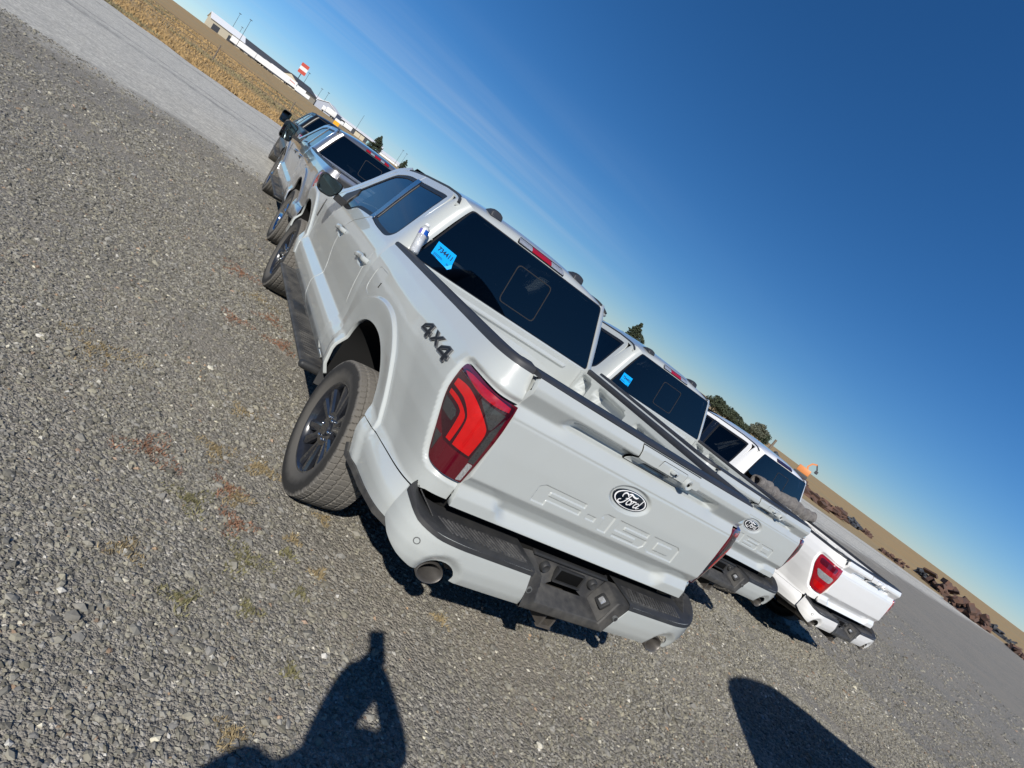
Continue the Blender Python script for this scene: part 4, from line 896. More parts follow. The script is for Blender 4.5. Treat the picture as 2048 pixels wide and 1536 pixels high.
def bump_rear(root, st):
    chrome = st.get('bumper') == 'chrome'; pm = 'chrome' if chrome else 'paint_gray'
    bp = empty_bumper(root)
    # painted corner faces, cut round the exhaust outlets
    ex = [(.735+.088*math.cos(t), .556+.072*math.sin(t)) for t in np.linspace(-.12, math.pi+.12, 14)]   # right to left over the top
    o = [(.350, .734), (.60, .735), (.82, .738), (.93, .748), (1.02, .772), (1.075, .790), (B_END, .790), (B_END, .63), (1.02, .598), (.93, .568), (.86, .552)]+ex+[(.62, .553), (.40, .551), (.272, .551), (.29, .60), (.335, .715)]
    for sd in (False, True):
        panel('bumper_face', o, lambda P: bumper(P), .014, pm, bp, mirror=not sd, key='bface', thick=.010, hb=.012, sgn=-1 if False else 1)
    # black top: step pad following the plan curve
    ss = np.r_[np.linspace(.325, .70, 10), .70+np.linspace(.03, _bs[-1]-.02, 14)]
    for sd in (-1, 1):
        V = []; F = []
        for s in ss:
            b0 = bumper(np.array([[s, .70]]))[0]; zo = float(np.interp(s, [.3, .82, .93, 1.02, 1.10], [.737, .740, .756, .79, .81])); xi = b0[0]*.955 if s > .8 else b0[0]; yi = -1.05 if s < 1.0 else -1.02
            inn = np.array([min(xi, .90), max(yi, b0[1]+.05)])
            out = b0[:2]; d = inn-out; L = np.linalg.norm(d); d = d/max(L, 1e-6)
            for (q, z) in ((-.001, zo-.022), (.004, zo-.004), (.016, zo+.004), (.034, zo+.006), (L*.96, zo+.006), (L, zo-.002), (L, zo-.05)): V.append((sd*(out[0]+d[0]*q), out[1]+d[1]*q, z))
        k = 7
        for i in range(len(ss)-1):
            for j in range(k-1): F.append((i*k+j, i*k+j+1, (i+1)*k+j+1, (i+1)*k+j))
        bm = bmesh.new(); vs_ = [bm.verts.new(v) for v in V]
        for f in F: bm.faces.new([vs_[i] for i in f])
        p_ = frombm('step_pad', bm, 'black_plastic', bp, smooth=True, auto=40)
        bm = bmesh.new()                                   # slanting grip ribs
        for i in range(19):
            x0 = .385+i*.0235
            if x0 > .80: break
            mm = Matrix.Translation((sd*x0, -1.195, .7455)) @ Matrix.Rotation(sd*R(-24), 4, 'Z'); box(bm, (-.0065, -.052, -.003), (.0065, .052, .0035), .002, mm, 1)
        box(bm, (sd*.362, -1.253, .7432), (sd*.82, -1.137, .7446)); frombm('grip_ribs', bm, 'tread_plastic', p_)['kind'] = 'stuff'
        bm = bmesh.new()
        for i in range(12): box(bm, (sd*(.852+i*.006), -1.185+i*.010, .755+i*.0042), (sd*(.856+i*.006), -1.085, .7595+i*.0042), .001, seg=1)
        frombm('corner_ribs', bm, 'tread_plastic', p_)['kind'] = 'stuff'
    # centre section with the plate recess
    bm = bmesh.new()
    def quad(*p): bm.faces.new([bm.verts.new(v) for v in p])
    yo, yi, yf = -1.284, -1.175, -1.128
    for s in (-1, 1):
        quad((s*.350, yo, .738), (s*.350, yf, .738), (s*.255, yf, .738), (s*.262, yo+.012, .722))             # top of the cheek
        quad((s*.352, yo, .738), (s*.262, yo+.012, .722), (s*.215, yo, .600), (s*.275, yo, .551), (s*.29, yo, .60), (s*.336, yo, .715))   # rear face of the cheek
        quad((s*.255, yf, .738), (s*.175, yi, .640), (s*.215, yo, .600), (s*.262, yo+.012, .722))              # slanted inner cheek
    quad((-.255, yf, .738), (.255, yf, .738), (.175, yi, .640), (.12, yi, .640), (.075, yi+.012, .655), (-.075, yi+.012, .655), (-.12, yi, .640), (-.175, yi, .640))
    quad((-.175, yi, .640), (-.12, yi, .640), (.12, yi, .640), (.175, yi, .640), (.215, yo, .600), (-.215, yo, .600))
    quad((-.215, yo, .600), (.215, yo, .600), (.275, yo+.002, .551), (-.275, yo+.002, .551)); quad((-.275, yo+.002, .551), (.275, yo+.002, .551), (.27, yo+.06, .535), (-.27, yo+.06, .535))
    bmesh.ops.remove_doubles(bm, verts=bm.verts, dist=1e-4)
    bmesh.ops.bevel(bm, geom=list(bm.edges), offset=.006, segments=2, affect='EDGES', profile=.5)
    frombm('plate_recess', bm, 'dusty_plastic', bp, smooth=True, auto=35)
    boxo('recess_opening', (-.082, -1.166, .668), (.082, -1.135, .722), 'gap_black', bp, .004)
    bm = bmesh.new()
    for (a_, b_) in (((-.092, -1.180, .660), (.092, -1.160, .668)), ((-.092, -1.166, .722), (.092, -1.146, .730)), ((-.092, -1.175, .664), (-.083, -1.146, .728)), ((.083, -1.175, .664), (.092, -1.146, .728))): box(bm, a_, b_, .002)
    frombm('opening_frame', bm, 'black_plastic', bp, smooth=True, auto=40)
    bm = bmesh.new(); box(bm, (-.255, -1.145, .738), (.255, -1.112, .752), .005); frombm('recess_top_rail', bm, 'black_plastic', bp, smooth=True, auto=40)
    for s in (-1, 1):
        latheo('plate_lamp', [(-.004, .0), (-.012, .012), (-.014, .020), (-.006, .026), (.01, .027)], 'black_plastic', bp, 24, axis='y', loc=(s*.165, -1.158, .705))
        c1 = Vector((s*.2275, -1.216, .672)); e1 = (Vector((s*.262, yo+.012, .722))-Vector((s*.255, yf, .738))).normalized(); e2 = (Vector((s*.258, -1.2, .730))-Vector((s*.195, -1.23, .62))).normalized(); nn_ = e1.cross(e2).normalized(); nn_ = nn_ if nn_.x*s < 0 else -nn_; e2 = nn_.cross(e1)
        e2 = e2 if e2.z > 0 else -e2; mm = Matrix(((e1.x, -nn_.x, e2.x, c1.x), (e1.y, -nn_.y, e2.y, c1.y), (e1.z, -nn_.z, e2.z, c1.z), (0, 0, 0, 1)))
        bm = bmesh.new(); box(bm, (-.034, -.012, -.030), (.034, .012, .030), .008, mm); f = frombm('socket_cover', bm, 'black_plastic', bp, smooth=True, auto=40)
        bm = bmesh.new(); box(bm, (-.018, -.016, -.014), (.018, .0, .016), .004, mm); frombm('socket_flap', bm, 'lens_clear', f, smooth=True, auto=40)
        for (sx, sz, mt_) in ((.890, .668, 'paint_gray'), (.292, .648, 'black_plastic')):
            c = bumper(np.array([[s*sx, sz]]))[0]; e = bumper(np.array([[s*sx+.01, sz], [s*sx, sz+.01]])); n_ = np.cross(e[0]-c, e[1]-c); n_ /= np.linalg.norm(n_); n_ *= -np.sign(n_[1])
            q = Vector(c); nv = Vector(n_)
            bm = bmesh.new(); cyl(bm, q-nv*.01, q+nv*.0012, .0150, n=28); sn = frombm('parking_sensor', bm, 'sensor_ring', bp, smooth=True, auto=40)
            bm = bmesh.new(); cyl(bm, q-nv*.01, q+nv*.0022, .0115, .0105, n=28); frombm('sensor_face', bm, mt_, sn, smooth=True, auto=40)
        # exhaust tips
        c = Vector((s*.740, -1.205, .548)); V = []; F = []; n = 40
        prof = [(.20, .050, .034), (.02, .060, .040), (-.010, .064, .043), (-.018, .061, .040), (-.010, .055, .034), (.05, .052, .032), (.16, .048, .03)]
        for (yy, rx, rz) in prof:
            for k_ in range(n): t = 2*math.pi*k_/n; V.append((c.x+rx*math.cos(t), c.y+yy-.02+.010*math.sin(t), c.z+rz*math.sin(t)-yy*.05))
        for k_ in range(len(prof)-1):
            for i in range(n): F.append((k_*n+i, k_*n+(i+1) % n, (k_+1)*n+(i+1) % n, (k_+1)*n+i))
        bm = bmesh.new(); vs_ = [bm.verts.new(v) for v in V]
        for f in F: bm.faces.new([vs_[i] for i in f])
        bm.faces.new(vs_[-n:])
        frombm('exhaust_tip', bm, 'exhaust_steel', root, smooth=True, auto=50)
        boxo('bumper_bracket', (s*.80, -1.12, .60), (s*.60, -.9, .70), 'under_black', bp)
    # hitch receiver
    bm = bmesh.new(); x0 = .02
    V, F = sweep([(x0, -1.21, .478), (x0, -.95, .478)], [(-.040, -.040), (.040, -.040), (.040, .040), (-.040, .040)], caps=False)
    vs_ = [bm.verts.new(v) for v in V]
    for f in F: bm.faces.new([vs_[i] for i in f])
    V, F = sweep([(x0, -1.21, .478), (x0, -.95, .478)], [(-.027, -.027), (.027, -.027), (.027, .027), (-.027, .027)], caps=False); v2 = [bm.verts.new(v) for v in V]
    for f in F: bm.faces.new([v2[i] for i in f][::-1])
    for i in range(4): bm.faces.new((vs_[i], vs_[(i+1) % 4], v2[(i+1) % 4], v2[i]))
    box(bm, (x0-.048, -1.212, .432), (x0+.048, -1.19, .4385), .002); box(bm, (x0-.048, -1.212, .5185), (x0+.048, -1.19, .524), .002)
    hr = frombm('hitch_receiver', bm, 'frame_metal', root, smooth=True, auto=30)
    bm = bmesh.new(); box(bm, (x0-.055, -1.15, .52), (x0+.055, -1.02, .60)); box(bm, (-.5, -1.06, .50), (.5, -.98, .575), .01); frombm('hitch_crossbar', bm, 'frame_metal', hr)
def empty_bumper(root):
    bm = bmesh.new(); box(bm, (-.80, -1.235, .60), (.80, -1.19, .70)) if False else None
    box(bm, (-.86, -1.16, .585), (-.33, -1.125, .70)); box(bm, (.33, -1.16, .585), (.86, -1.125, .70)); box(bm, (-.33, -1.14, .56), (.33, -1.12, .60))
    return frombm('rear_bumper', bm, 'under_black', root)

# ================================================================== the ground
def lot_z(x, y):
    """gentle lie of the land: the lot falls a little away to the right and ahead, the field beyond climbs"""
    x = np.asarray(x, float); y = np.asarray(y, float)
    z = -.088*sstep(1.2, 3.2, x)*sstep(-3, 0, y)-.11*sstep(4.2, 5.4, x)*sstep(-3, 0, y)-.10*sstep(4.0, 6.3, y)*(1-sstep(1.2, 3.2, x))
    r = np.clip(y+.2*x-42, 0, None); z = z+np.clip(r, 0, 330)*.0178*sstep(0, 40, r)
    return z
def sheet(name, xs, ys, m, lift, zf=lot_z):
    X, Y = np.meshgrid(xs, ys); V = np.c_[X.ravel(), Y.ravel(), zf(X.ravel(), Y.ravel())+lift]; n = len(xs); k = len(ys)
    i = np.arange(k-1)[:, None]; j = np.arange(n-1)[None, :]; F = np.stack([i*n+j, i*n+j+1, (i+1)*n+j+1, (i+1)*n+j], -1).reshape(-1, 4)
    return mk(name, V, F, m, smooth=True)
def nodes_mat(name):
    m = bpy.data.materials.new(name); m.use_nodes = True; MAT[name] = m; t = m.node_tree; return m, t, t.nodes['Principled BSDF']
def N_(t, kind, **kw):
    n = t.nodes.new(kind)
    for k, v in kw.items():
        if k in n.inputs: n.inputs[k].default_value = v
        else: setattr(n, k, v)
    return n
def mixc(t, f, a, b):
    x = t.nodes.new('ShaderNodeMix'); x.data_type = 'RGBA'
    for i, v in ((0, f), (6, a), (7, b)):
        if isinstance(v, (int, float)): x.inputs[i].default_value = v
        elif isinstance(v, tuple): x.inputs[i].default_value = (*v, 1)
        else: t.links.new(v, x.inputs[i])
    return x.outputs[2]
def rng_(t, v, a, b, c=0.0, d=1.0, smooth=False):
    r = t.nodes.new('ShaderNodeMapRange'); r.inputs[1].default_value = a; r.inputs[2].default_value = b; r.inputs[3].default_value = c; r.inputs[4].default_value = d
    if smooth: r.interpolation_type = 'SMOOTHSTEP'
    t.links.new(v, r.inputs[0]); return r.outputs[0]
def math_(t, op, a, b=0.0):
    n = t.nodes.new('ShaderNodeMath'); n.operation = op
    for i, v in enumerate((a, b)):
        if isinstance(v, (int, float)): n.inputs[i].default_value = v
        else: t.links.new(v, n.inputs[i])
    return n.outputs[0]
def gravel_mat():
    m, t, b = nodes_mat('gravel'); b.inputs['Roughness'].default_value = .9; b.inputs['Specular IOR Level'].default_value = .25
    g = N_(t, 'ShaderNodeNewGeometry'); P = g.outputs['Position']
    v1 = N_(t, 'ShaderNodeTexVoronoi', Scale=62.0); v2 = N_(t, 'ShaderNodeTexVoronoi', Scale=150.0); v3 = N_(t, 'ShaderNodeTexVoronoi', Scale=24.0)
    for v in (v1, v2, v3): v.inputs['Randomness'].default_value = 1.0; t.links.new(P, v.inputs['Vector'])
    big = N_(t, 'ShaderNodeTexNoise', Scale=.55, Detail=6.0, Roughness=.6); mid = N_(t, 'ShaderNodeTexNoise', Scale=3.2, Detail=6.0, Roughness=.65); fin = N_(t, 'ShaderNodeTexNoise', Scale=240.0, Detail=3.0)
    for v in (big, mid, fin): t.links.new(P, v.inputs['Vector'])
    hs = N_(t, 'ShaderNodeSeparateColor'); t.links.new(v1.outputs['Color'], hs.inputs[0])
    stone = mixc(t, hs.outputs[0], (.120, .114, .102), (.320, .297, .254)); stone = mixc(t, rng_(t, hs.outputs[1], .93, .97), stone, (.50, .47, .41))
    hs2 = N_(t, 'ShaderNodeSeparateColor'); t.links.new(v2.outputs['Color'], hs2.inputs[0]); grit = mixc(t, hs2.outputs[0], (.165, .153, .134), (.365, .333, .276))
    dirt = math_(t, 'ADD', math_(t, 'MULTIPLY', big.outputs[0], .6), math_(t, 'MULTIPLY', mid.outputs[0], .4))
    col = mixc(t, rng_(t, dirt, .42, .60, 0, .8), stone, grit)
    col = mixc(t, rng_(t, dirt, .50, .66, 0, .55), col, (.29, .255, .205))
    # the pale crushed-rock lane at the far side of the lot
    s = N_(t, 'ShaderNodeSeparateXYZ'); t.links.new(P, s.inputs[0])
    edge = math_(t, 'ADD', math_(t, 'ADD', s.outputs[1], math_(t, 'MULTIPLY', s.outputs[0], -.10)), math_(t, 'MULTIPLY', math_(t, 'SUBTRACT', big.outputs[0], .5), 5.0))
    pale = rng_(t, edge, 11.6, 14.2, 0, 1, True)
    hs3 = N_(t, 'ShaderNodeSeparateColor'); t.links.new(v3.outputs['Color'], hs3.inputs[0])
    pc = mixc(t, hs3.outputs[1], (.38, .362, .315), (.70, .675, .60)); pc = mixc(t, rng_(t, mid.outputs[0], .42, .62, 0, .5), pc, (.30, .29, .265))
    lane = math_(t, 'ADD', s.outputs[1], math_(t, 'MULTIPLY', s.outputs[0], .16)); wob = math_(t, 'MULTIPLY', math_(t, 'SUBTRACT', big.outputs[0], .5), 1.6)
    for c0, wd in ((24.0, .55), (26.2, .3), (36.0, .5)):
        tr = rng_(t, math_(t, 'ABSOLUTE', math_(t, 'ADD', math_(t, 'SUBTRACT', lane, c0), wob)), wd*.4, wd*1.5, .6, 0.0, True); pc = mixc(t, math_(t, 'MULTIPLY', tr, rng_(t, mid.outputs[0], .35, .6, .3, 1)), pc, (.20, .195, .185))
    col = mixc(t, pale, col, pc)
    # thin moss and rust-red weeds pressed into the stones
    weed = N_(t, 'ShaderNodeTexNoise', Scale=2.3, Detail=5.0, Roughness=.7); t.links.new(P, weed.inputs['Vector'])
    wk = N_(t, 'ShaderNodeTexNoise', Scale=.7, Detail=1.0); t.links.new(P, wk.inputs['Vector'])
    wcol = mixc(t, rng_(t, wk.outputs[0], .45, .58), (.20, .165, .065), (.24, .105, .055))
    wm_ = math_(t, 'MULTIPLY', rng_(t, weed.outputs[0], .66, .72, 0, .5), math_(t, 'MULTIPLY', rng_(t, s.outputs[0], -.3, -1.0), rng_(t, s.outputs[1], 7, 3)))
    col = mixc(t, wm_, col, wcol); t.links.new(col, b.inputs['Base Color'])
    h = math_(t, 'ADD', math_(t, 'MULTIPLY', v1.outputs['Distance'], -1.1), math_(t, 'ADD', math_(t, 'MULTIPLY', v2.outputs['Distance'], -.5), math_(t, 'MULTIPLY', fin.outputs[0], .25)))
    bp = N_(t, 'ShaderNodeBump', Strength=.85, Distance=.012); t.links.new(h, bp.inputs['Height']); t.links.new(bp.outputs[0], b.inputs['Normal'])
gravel_mat()
def field_mat():
    m, t, b = nodes_mat('dry_field'); b.inputs['Roughness'].default_value = 1.0; b.inputs['Specular IOR Level'].default_value = .1
    g = N_(t, 'ShaderNodeNewGeometry'); mp_ = N_(t, 'ShaderNodeMapping'); mp_.inputs['Rotation'].default_value = (0, 0, R(-14)); mp_.inputs['Scale'].default_value = (.35, 1.0, 1); t.links.new(g.outputs['Position'], mp_.inputs[0])
    a = N_(t, 'ShaderNodeTexNoise', Scale=.06, Detail=5.0, Roughness=.6); c = N_(t, 'ShaderNodeTexNoise', Scale=.5, Detail=6.0, Roughness=.7); d = N_(t, 'ShaderNodeTexNoise', Scale=9.0, Detail=4.0, Roughness=.7)
    for v in (a, c, d): t.links.new(mp_.outputs[0], v.inputs['Vector'])
    col = mixc(t, rng_(t, a.outputs[0], .40, .62), (.36, .24, .115), (.31, .24, .14)); col = mixc(t, rng_(t, c.outputs[0], .5, .72, 0, .75), col, (.17, .145, .085)); col = mixc(t, rng_(t, d.outputs[0], .35, .75, 0, .55), col, (.34, .255, .14))
    t.links.new(col, b.inputs['Base Color']); bp = N_(t, 'ShaderNodeBump', Strength=.35, Distance=.2); t.links.new(d.outputs[0], bp.inputs['Height']); t.links.new(bp.outputs[0], b.inputs['Normal'])
field_mat()
def span(lo, a, b, hi, n1, n2): return np.unique(np.r_[-np.geomspace(-lo+1, 1-a if a < 0 else 1, n1)+1 if lo < 0 else [], np.linspace(a, b, n2), np.geomspace(max(b, 1), hi, n1)])
gx = np.r_[-4000, -1500, -700, -400, -250, -150, -100, -60, -30, np.linspace(-15, 30, 46), 45, 70, 100, 150, 250, 400, 700, 1500, 4000]
gy = np.r_[-4000, -1500, -600, -300, -150, -80, -40, -20, np.linspace(-8, 60, 69), np.linspace(64, 400, 60), 450, 600, 1000, 2000, 5000]
struct(sheet('ground', gx, gy, 'dry_field', -.03))
lx = np.r_[-90, -60, -40, -25, np.linspace(-15, 20, 71), 25, 40, 60, 90]; ly = np.r_[-70, -45, -30, -18, np.linspace(-8, 12, 61), np.linspace(12.6, 40, 24)]
def lot(name):
    X, Y = np.meshgrid(lx, ly); far = Y > 11.9
    edge = 41.0-.16*X+.9*np.sin(X*.6)+.5*np.sin(X*1.9)
    Yf = np.where(far, 12+(Y-12)/(28.0)*(edge-12), Y); V = np.c_[X.ravel(), Yf.ravel(), lot_z(X.ravel(), Yf.ravel())]; n = len(lx); k = len(ly)
    i = np.arange(k-1)[:, None]; j = np.arange(n-1)[None, :]; F = np.stack([i*n+j, i*n+j+1, (i+1)*n+j+1, (i+1)*n+j], -1).reshape(-1, 4)
    return mk(name, V, F, 'gravel', smooth=True)
struct(lot('gravel_lot'))

# ================================================================== the parked vehicles
def lengthen(root, ext):
    """a longer bed: everything behind the cab moves back"""
    if not ext: return
    def go(o):
        if o.name.split('.')[0] == 'wheel':
            if o.location.y < .5: o.location.y -= ext
            return
        if o.type == 'MESH' and o.data.vertices:
            co = np.empty(len(o.data.vertices)*3); o.data.vertices.foreach_get('co', co); co = co.reshape(-1, 3); y = co[:, 1]+o.location.y; sh = ext*(1-sstep(.50, .70, y))
            if sh.max() > 0: mts = [s.material for s in o.material_slots]; o.data = o.data.copy(); co[:, 1] -= sh; o.data.vertices.foreach_set('co', co.ravel()); o.data.update()
        for c in o.children: go(c)
    for c in list(root.children): go(c)
def truck(name, label, loc, rz, st, group=None):
    e = empty(name, (*loc, float(lot_z(loc[0], loc[1]))+st.get('lift', 0)), rz, label, 'pickup truck', group); pickup(e, st); lengthen(e, st.get('longer', 0)); e.scale = (1, st.get('stretch', 1), 1); return e
GRP = 'pickup trucks parked on the gravel lot'
hero = truck('pickup_truck', 'light grey pickup in front, whole tailgate in view, water bottle on its bed rail', (0, 0), 0, dict(paint='paint_gray', ford=True, sticker='734411', detail=2, mirror='std'), GRP)
t2 = truck('pickup_truck', 'light grey pickup parked to the right of the nearest one, alike but farther ahead', (3.111, 1.378), R(-1.92), dict(paint='paint_gray', ford=True, sticker='734493', mirror='std', rear_side_glass='front_glass'), GRP)
t3 = truck('pickup_truck', 'silver pickup with chrome wheels and tow mirrors, ahead of the nearest pickup', (.22, 7.05), R(-0.8), dict(paint='paint_silver', lamp='tall', mirror='tow', tyre_r=.42, longer=.55, rim='five', rimmat='chrome', handle='chrome', bumper='chrome', chmsl=3, chunky=True), GRP)
t4 = truck('pickup_truck', 'black pickup with tow mirrors, farthest ahead, half hidden by the silver one', (.55, 13.6), R(-2.0), dict(paint='paint_black', stretch=1.1, lamp='tall', mirror='tow', rim='five', rimmat='rim_black', chunky=True, chmsl=3, tyre_r=.42, lift=.0), GRP)
t5 = truck('pickup_truck', 'white pickup with a rolled cloth cover in its bed, at the right of the row', (6.45, 1.70), R(0.0), dict(paint='paint_white', lamp='tall', mirror='std', rim='five', rimmat='rim_black', chmsl=2, chunky=True), GRP)

# ---- water bottle leaning on the cab
def bottle():
    r = empty('water_bottle', (-.872, .645, 1.4065)); r.rotation_euler = (R(-27), R(4), 0)
    tag(r, 'small clear water bottle with a blue and white label, leaning on the nearest cab', 'bottle')
    prof = [(0, 0), (0, .022), (.004, .029), (.012, .031)]
    for k in range(9): z = .018+k*.0115; prof += [(z, .0315), (z+.004, .0290), (z+.0085, .0315)]
    prof += [(.124, .0318), (.128, .0305), (.166, .0305), (.170, .0315), (.176, .031), (.186, .0255), (.194, .0175), (.199, .0135), (.204, .0128)]
    latheo('bottle_body', prof, 'bottle_plastic', r, 40, axis='z', auto=None)
    V, F = lathe([(.130, .0311), (.165, .0311)], 48, 'z'); th = np.array([math.atan2(v[1], v[0]) for v in V])
    me = mesh(V, F, None, True, 'label'); o = link('bottle_label', me, 'label_blue', r)
    for nm, a0, a1, m_ in (('label_white_band', 222, 252, 'sticker_paper'), ('label_violet_band', 178, 222, 'label_violet')):
        VV = []; FF = []
        for i in range(9):
            a = R(a0+(a1-a0)*i/8); VV += [(.0315*math.cos(a), .0315*math.sin(a), .1302), (.0315*math.cos(a), .0315*math.sin(a), .1648)]
        FF = [(2*i, 2*i+2, 2*i+3, 2*i+1) for i in range(8)]; mk(nm, VV, FF, m_, o, smooth=True)
    latheo('bottle_cap', [(.199, .0155), (.200, .0162), (.212, .0160), (.214, .0145), (.214, 0)], 'cap_white', r, 28, axis='z')
    latheo('water', [(.003, 0), (.003, .021), (.012, .0285), (.05, .0275), (.05, 0)], 'water', r, 32, axis='z')
mat('label_blue', (.012, .075, .36), .35, coat=.5); mat('label_violet', (.13, .12, .42), .35, coat=.5); mat('cap_white', (.72, .73, .74), .4)
def plastic():
    m = bpy.data.materials.new('bottle_plastic'); m.use_nodes = True; t = m.node_tree; t.nodes.remove(t.nodes['Principled BSDF']); o = t.nodes['Material Output']
    a = t.nodes.new('ShaderNodeBsdfTransparent'); a.inputs[0].default_value = (.93, .94, .95, 1); b = t.nodes.new('ShaderNodeBsdfGlossy'); b.inputs['Roughness'].default_value = .06; d = t.nodes.new('ShaderNodeBsdfDiffuse'); d.inputs[0].default_value = (.86, .88, .90, 1)
    lw = t.nodes.new('ShaderNodeLayerWeight'); lw.inputs[0].default_value = .35; m1 = t.nodes.new('ShaderNodeMixShader'); m1.inputs[0].default_value = .42; m2 = t.nodes.new('ShaderNodeMixShader')
    t.links.new(a.outputs[0], m1.inputs[1]); t.links.new(d.outputs[0], m1.inputs[2]); t.links.new(lw.outputs['Fresnel'], m2.inputs[0]); t.links.new(m1.outputs[0], m2.inputs[1]); t.links.new(b.outputs[0], m2.inputs[2]); t.links.new(m2.outputs[0], o.inputs[0]); MAT['bottle_plastic'] = m
plastic(); glass('water', (.96, .97, .98)); bottle()

# ---- rolled cover in the bed of the white truck
def rolled():
    L = lambda p: (6.45+p[0], 1.70+p[1], p[2]+float(lot_z(6.45, 1.70)))
    bm = bmesh.new(); n = 26; k = 20; V = []
    for i in range(n+1):
        x = -.86+1.72*i/n; rr = .085+.010*math.sin(i*1.7)+.006*math.sin(i*4.1)
        for j in range(k): a = 2*math.pi*j/k; q = rr*(1+.06*math.sin(3*a+i*.6)); V.append(L((x, .50+q*math.cos(a), 1.47+q*math.sin(a)+.012*math.sin(i*.5))))
    vs_ = [bm.verts.new(v) for v in V]
    for i in range(n):
        for j in range(k): bm.faces.new((vs_[i*k+j], vs_[i*k+(j+1) % k], vs_[(i+1)*k+(j+1) % k], vs_[(i+1)*k+j]))
    # spiral end, a little hollow
    for e, ii in ((1, 0), (-1, n)):
        ring = vs_[ii*k:(ii+1)*k]; cen = sum((v.co for v in ring), Vector())/k; inn = [bm.verts.new(cen+(v.co-cen)*.72) for v in ring]; deep = [bm.verts.new(cen+(v.co-cen)*.66+Vector((e*.10, 0, 0))) for v in ring]
        for j in range(k): bm.faces.new((ring[j], ring[(j+1) % k], inn[(j+1) % k], inn[j])); bm.faces.new((inn[j], inn[(j+1) % k], deep[(j+1) % k], deep[j]))
        bm.faces.new(deep)
    o = frombm('rolled_bed_cover', bm, 'cover_cloth', smooth=True, auto=50); tag(o, 'grey-brown cloth bed cover rolled up behind the cab of the white pickup', 'bed cover')
mat('cover_cloth', (.105, .095, .088), .9, noise=(18, .9, (.20, .185, .17)), bump=(60, .5, .01)); rolled()

# ---- the photographer, who throws the shadow on the gravel, and the phone
AH = np.array([.6065, .7951]); LH = np.array([.7951, -.6065])
def pw(lat, back, z): q = CAM[:2]+LH*lat-AH*back; return Vector((q[0], q[1], z))
def person():
    J = {'pel': (.10, .46, .98), 'wai': (.10, .46, 1.13), 'che': (.09, .42, 1.30), 'ch2': (.15, .32, 1.45), 'nck': (.10, .36, 1.53), 'hd0': (.074, .335, 1.60), 'hd1': (.074, .285, 1.71), 'hd2': (.072, .295, 1.79),
         'lsh': (-.09, .49, 1.435), 'lel': (-.20, .50, 1.16), 'lwr': (-.16, .40, .93), 'lha': (-.155, .38, .85),
         'rsh': (.25, .24, 1.50), 'rel': (.355, .12, 1.47), 'rwr': (.135, .065, 1.63), 'rha': (.060, .050, 1.655),
         'lhp': (.0, .46, .93), 'lkn': (-.03, .42, .52), 'lan': (-.03, .48, .09), 'lto': (-.05, .30, .03), 'rhp': (.20, .46, .93), 'rkn': (.24, .44, .52), 'ran': (.25, .50, .09), 'rto': (.27, .32, .03)}
    rad = {'pel': .155, 'wai': .14, 'che': .165, 'ch2': .135, 'nck': .075, 'hd0': .085, 'hd1': .108, 'hd2': .08, 'lsh': .075, 'lel': .048, 'lwr': .032, 'lha': .036, 'rsh': .085, 'rel': .060, 'rwr': .042, 'rha': .048, 'lhp': .095, 'lkn': .066, 'lan': .048, 'lto': .036, 'rhp': .095, 'rkn': .066, 'ran': .048, 'rto': .036}
    E_ = [('pel', 'wai'), ('wai', 'che'), ('che', 'ch2'), ('ch2', 'nck'), ('nck', 'hd0'), ('hd0', 'hd1'), ('hd1', 'hd2'), ('che', 'lsh'), ('lsh', 'lel'), ('lel', 'lwr'), ('lwr', 'lha'), ('ch2', 'rsh'), ('rsh', 'rel'), ('rel', 'rwr'), ('rwr', 'rha'), ('pel', 'lhp'), ('lhp', 'lkn'), ('lkn', 'lan'), ('lan', 'lto'), ('pel', 'rhp'), ('rhp', 'rkn'), ('rkn', 'ran'), ('ran', 'rto')]
    # fingers closed round the phone, and the hanging hand
    def fing(base, tips, r):
        for k, ch in enumerate(tips):
            prev = base
            for q, p in enumerate(ch): nm = '%s%d%d' % (base, k, q); J[nm] = p; rad[nm] = r*(1-.15*q); E_.append((prev, nm)); prev = nm
    fing('rha', [[(.055, .030, 1.672+.0*k), (.030, .018, 1.676-.018*k)] if False else [(.058-.004*k, .036, 1.668-.016*k), (.022-.003*k, .022, 1.664-.017*k)] for k in range(4)]+[[(.066, .078, 1.672), (.040, .066, 1.700)]], .0095)
    fing('lha', [[(-.155+.0*k, .395-.018*k, .80), (-.150, .392-.018*k, .765)] for k in range(4)]+[[(-.135, .345, .82), (-.130, .335, .79)]], .0095)
    ids = {k: i for i, k in enumerate(J)}; me = bpy.data.meshes.new('person'); me.from_pydata([pw(*J[k]) for k in J], [(ids[a], ids[b]) for a, b in E_], [])
    o = bpy.data.objects.new('person', me); COL.objects.link(o); sk_ = o.modifiers.new('skin', 'SKIN'); sk_.use_smooth_shade = True
    for k, i in ids.items(): s = me.skin_vertices[0].data[i]; s.radius = (rad[k], rad[k]*(.72 if k in ('che', 'wai', 'pel') else 1)); s.use_root = k == 'pel'
    o.modifiers.new('sub', 'SUBSURF').levels = 1; o.modifiers['sub'].render_levels = 2
    me.materials.append(MAT['dark_clothes']); tag(o, 'person in dark clothes holding a phone up, seen only by the shadow on the gravel', 'person')
    ph = boxo('phone', (-.038, -.0045, -.076), (.038, .0045, .076), 'gloss_black', bev=.004)
    f = Vector(fw); up = Vector(-cy); right = Vector(cx)
    ph.matrix_world = Matrix(((right.x, f.x, up.x, 0), (right.y, f.y, up.y, 0), (right.z, f.z, up.z, 0), (0, 0, 0, 1)))
    ph.location = Vector(CAM)-f*.020+right*.018-up*.052; tag(ph, 'dark phone held up by the photographer, seen by its shadow', 'phone')
    ph.parent = None
mat('dark_clothes', (.03, .032, .04), .9); person()

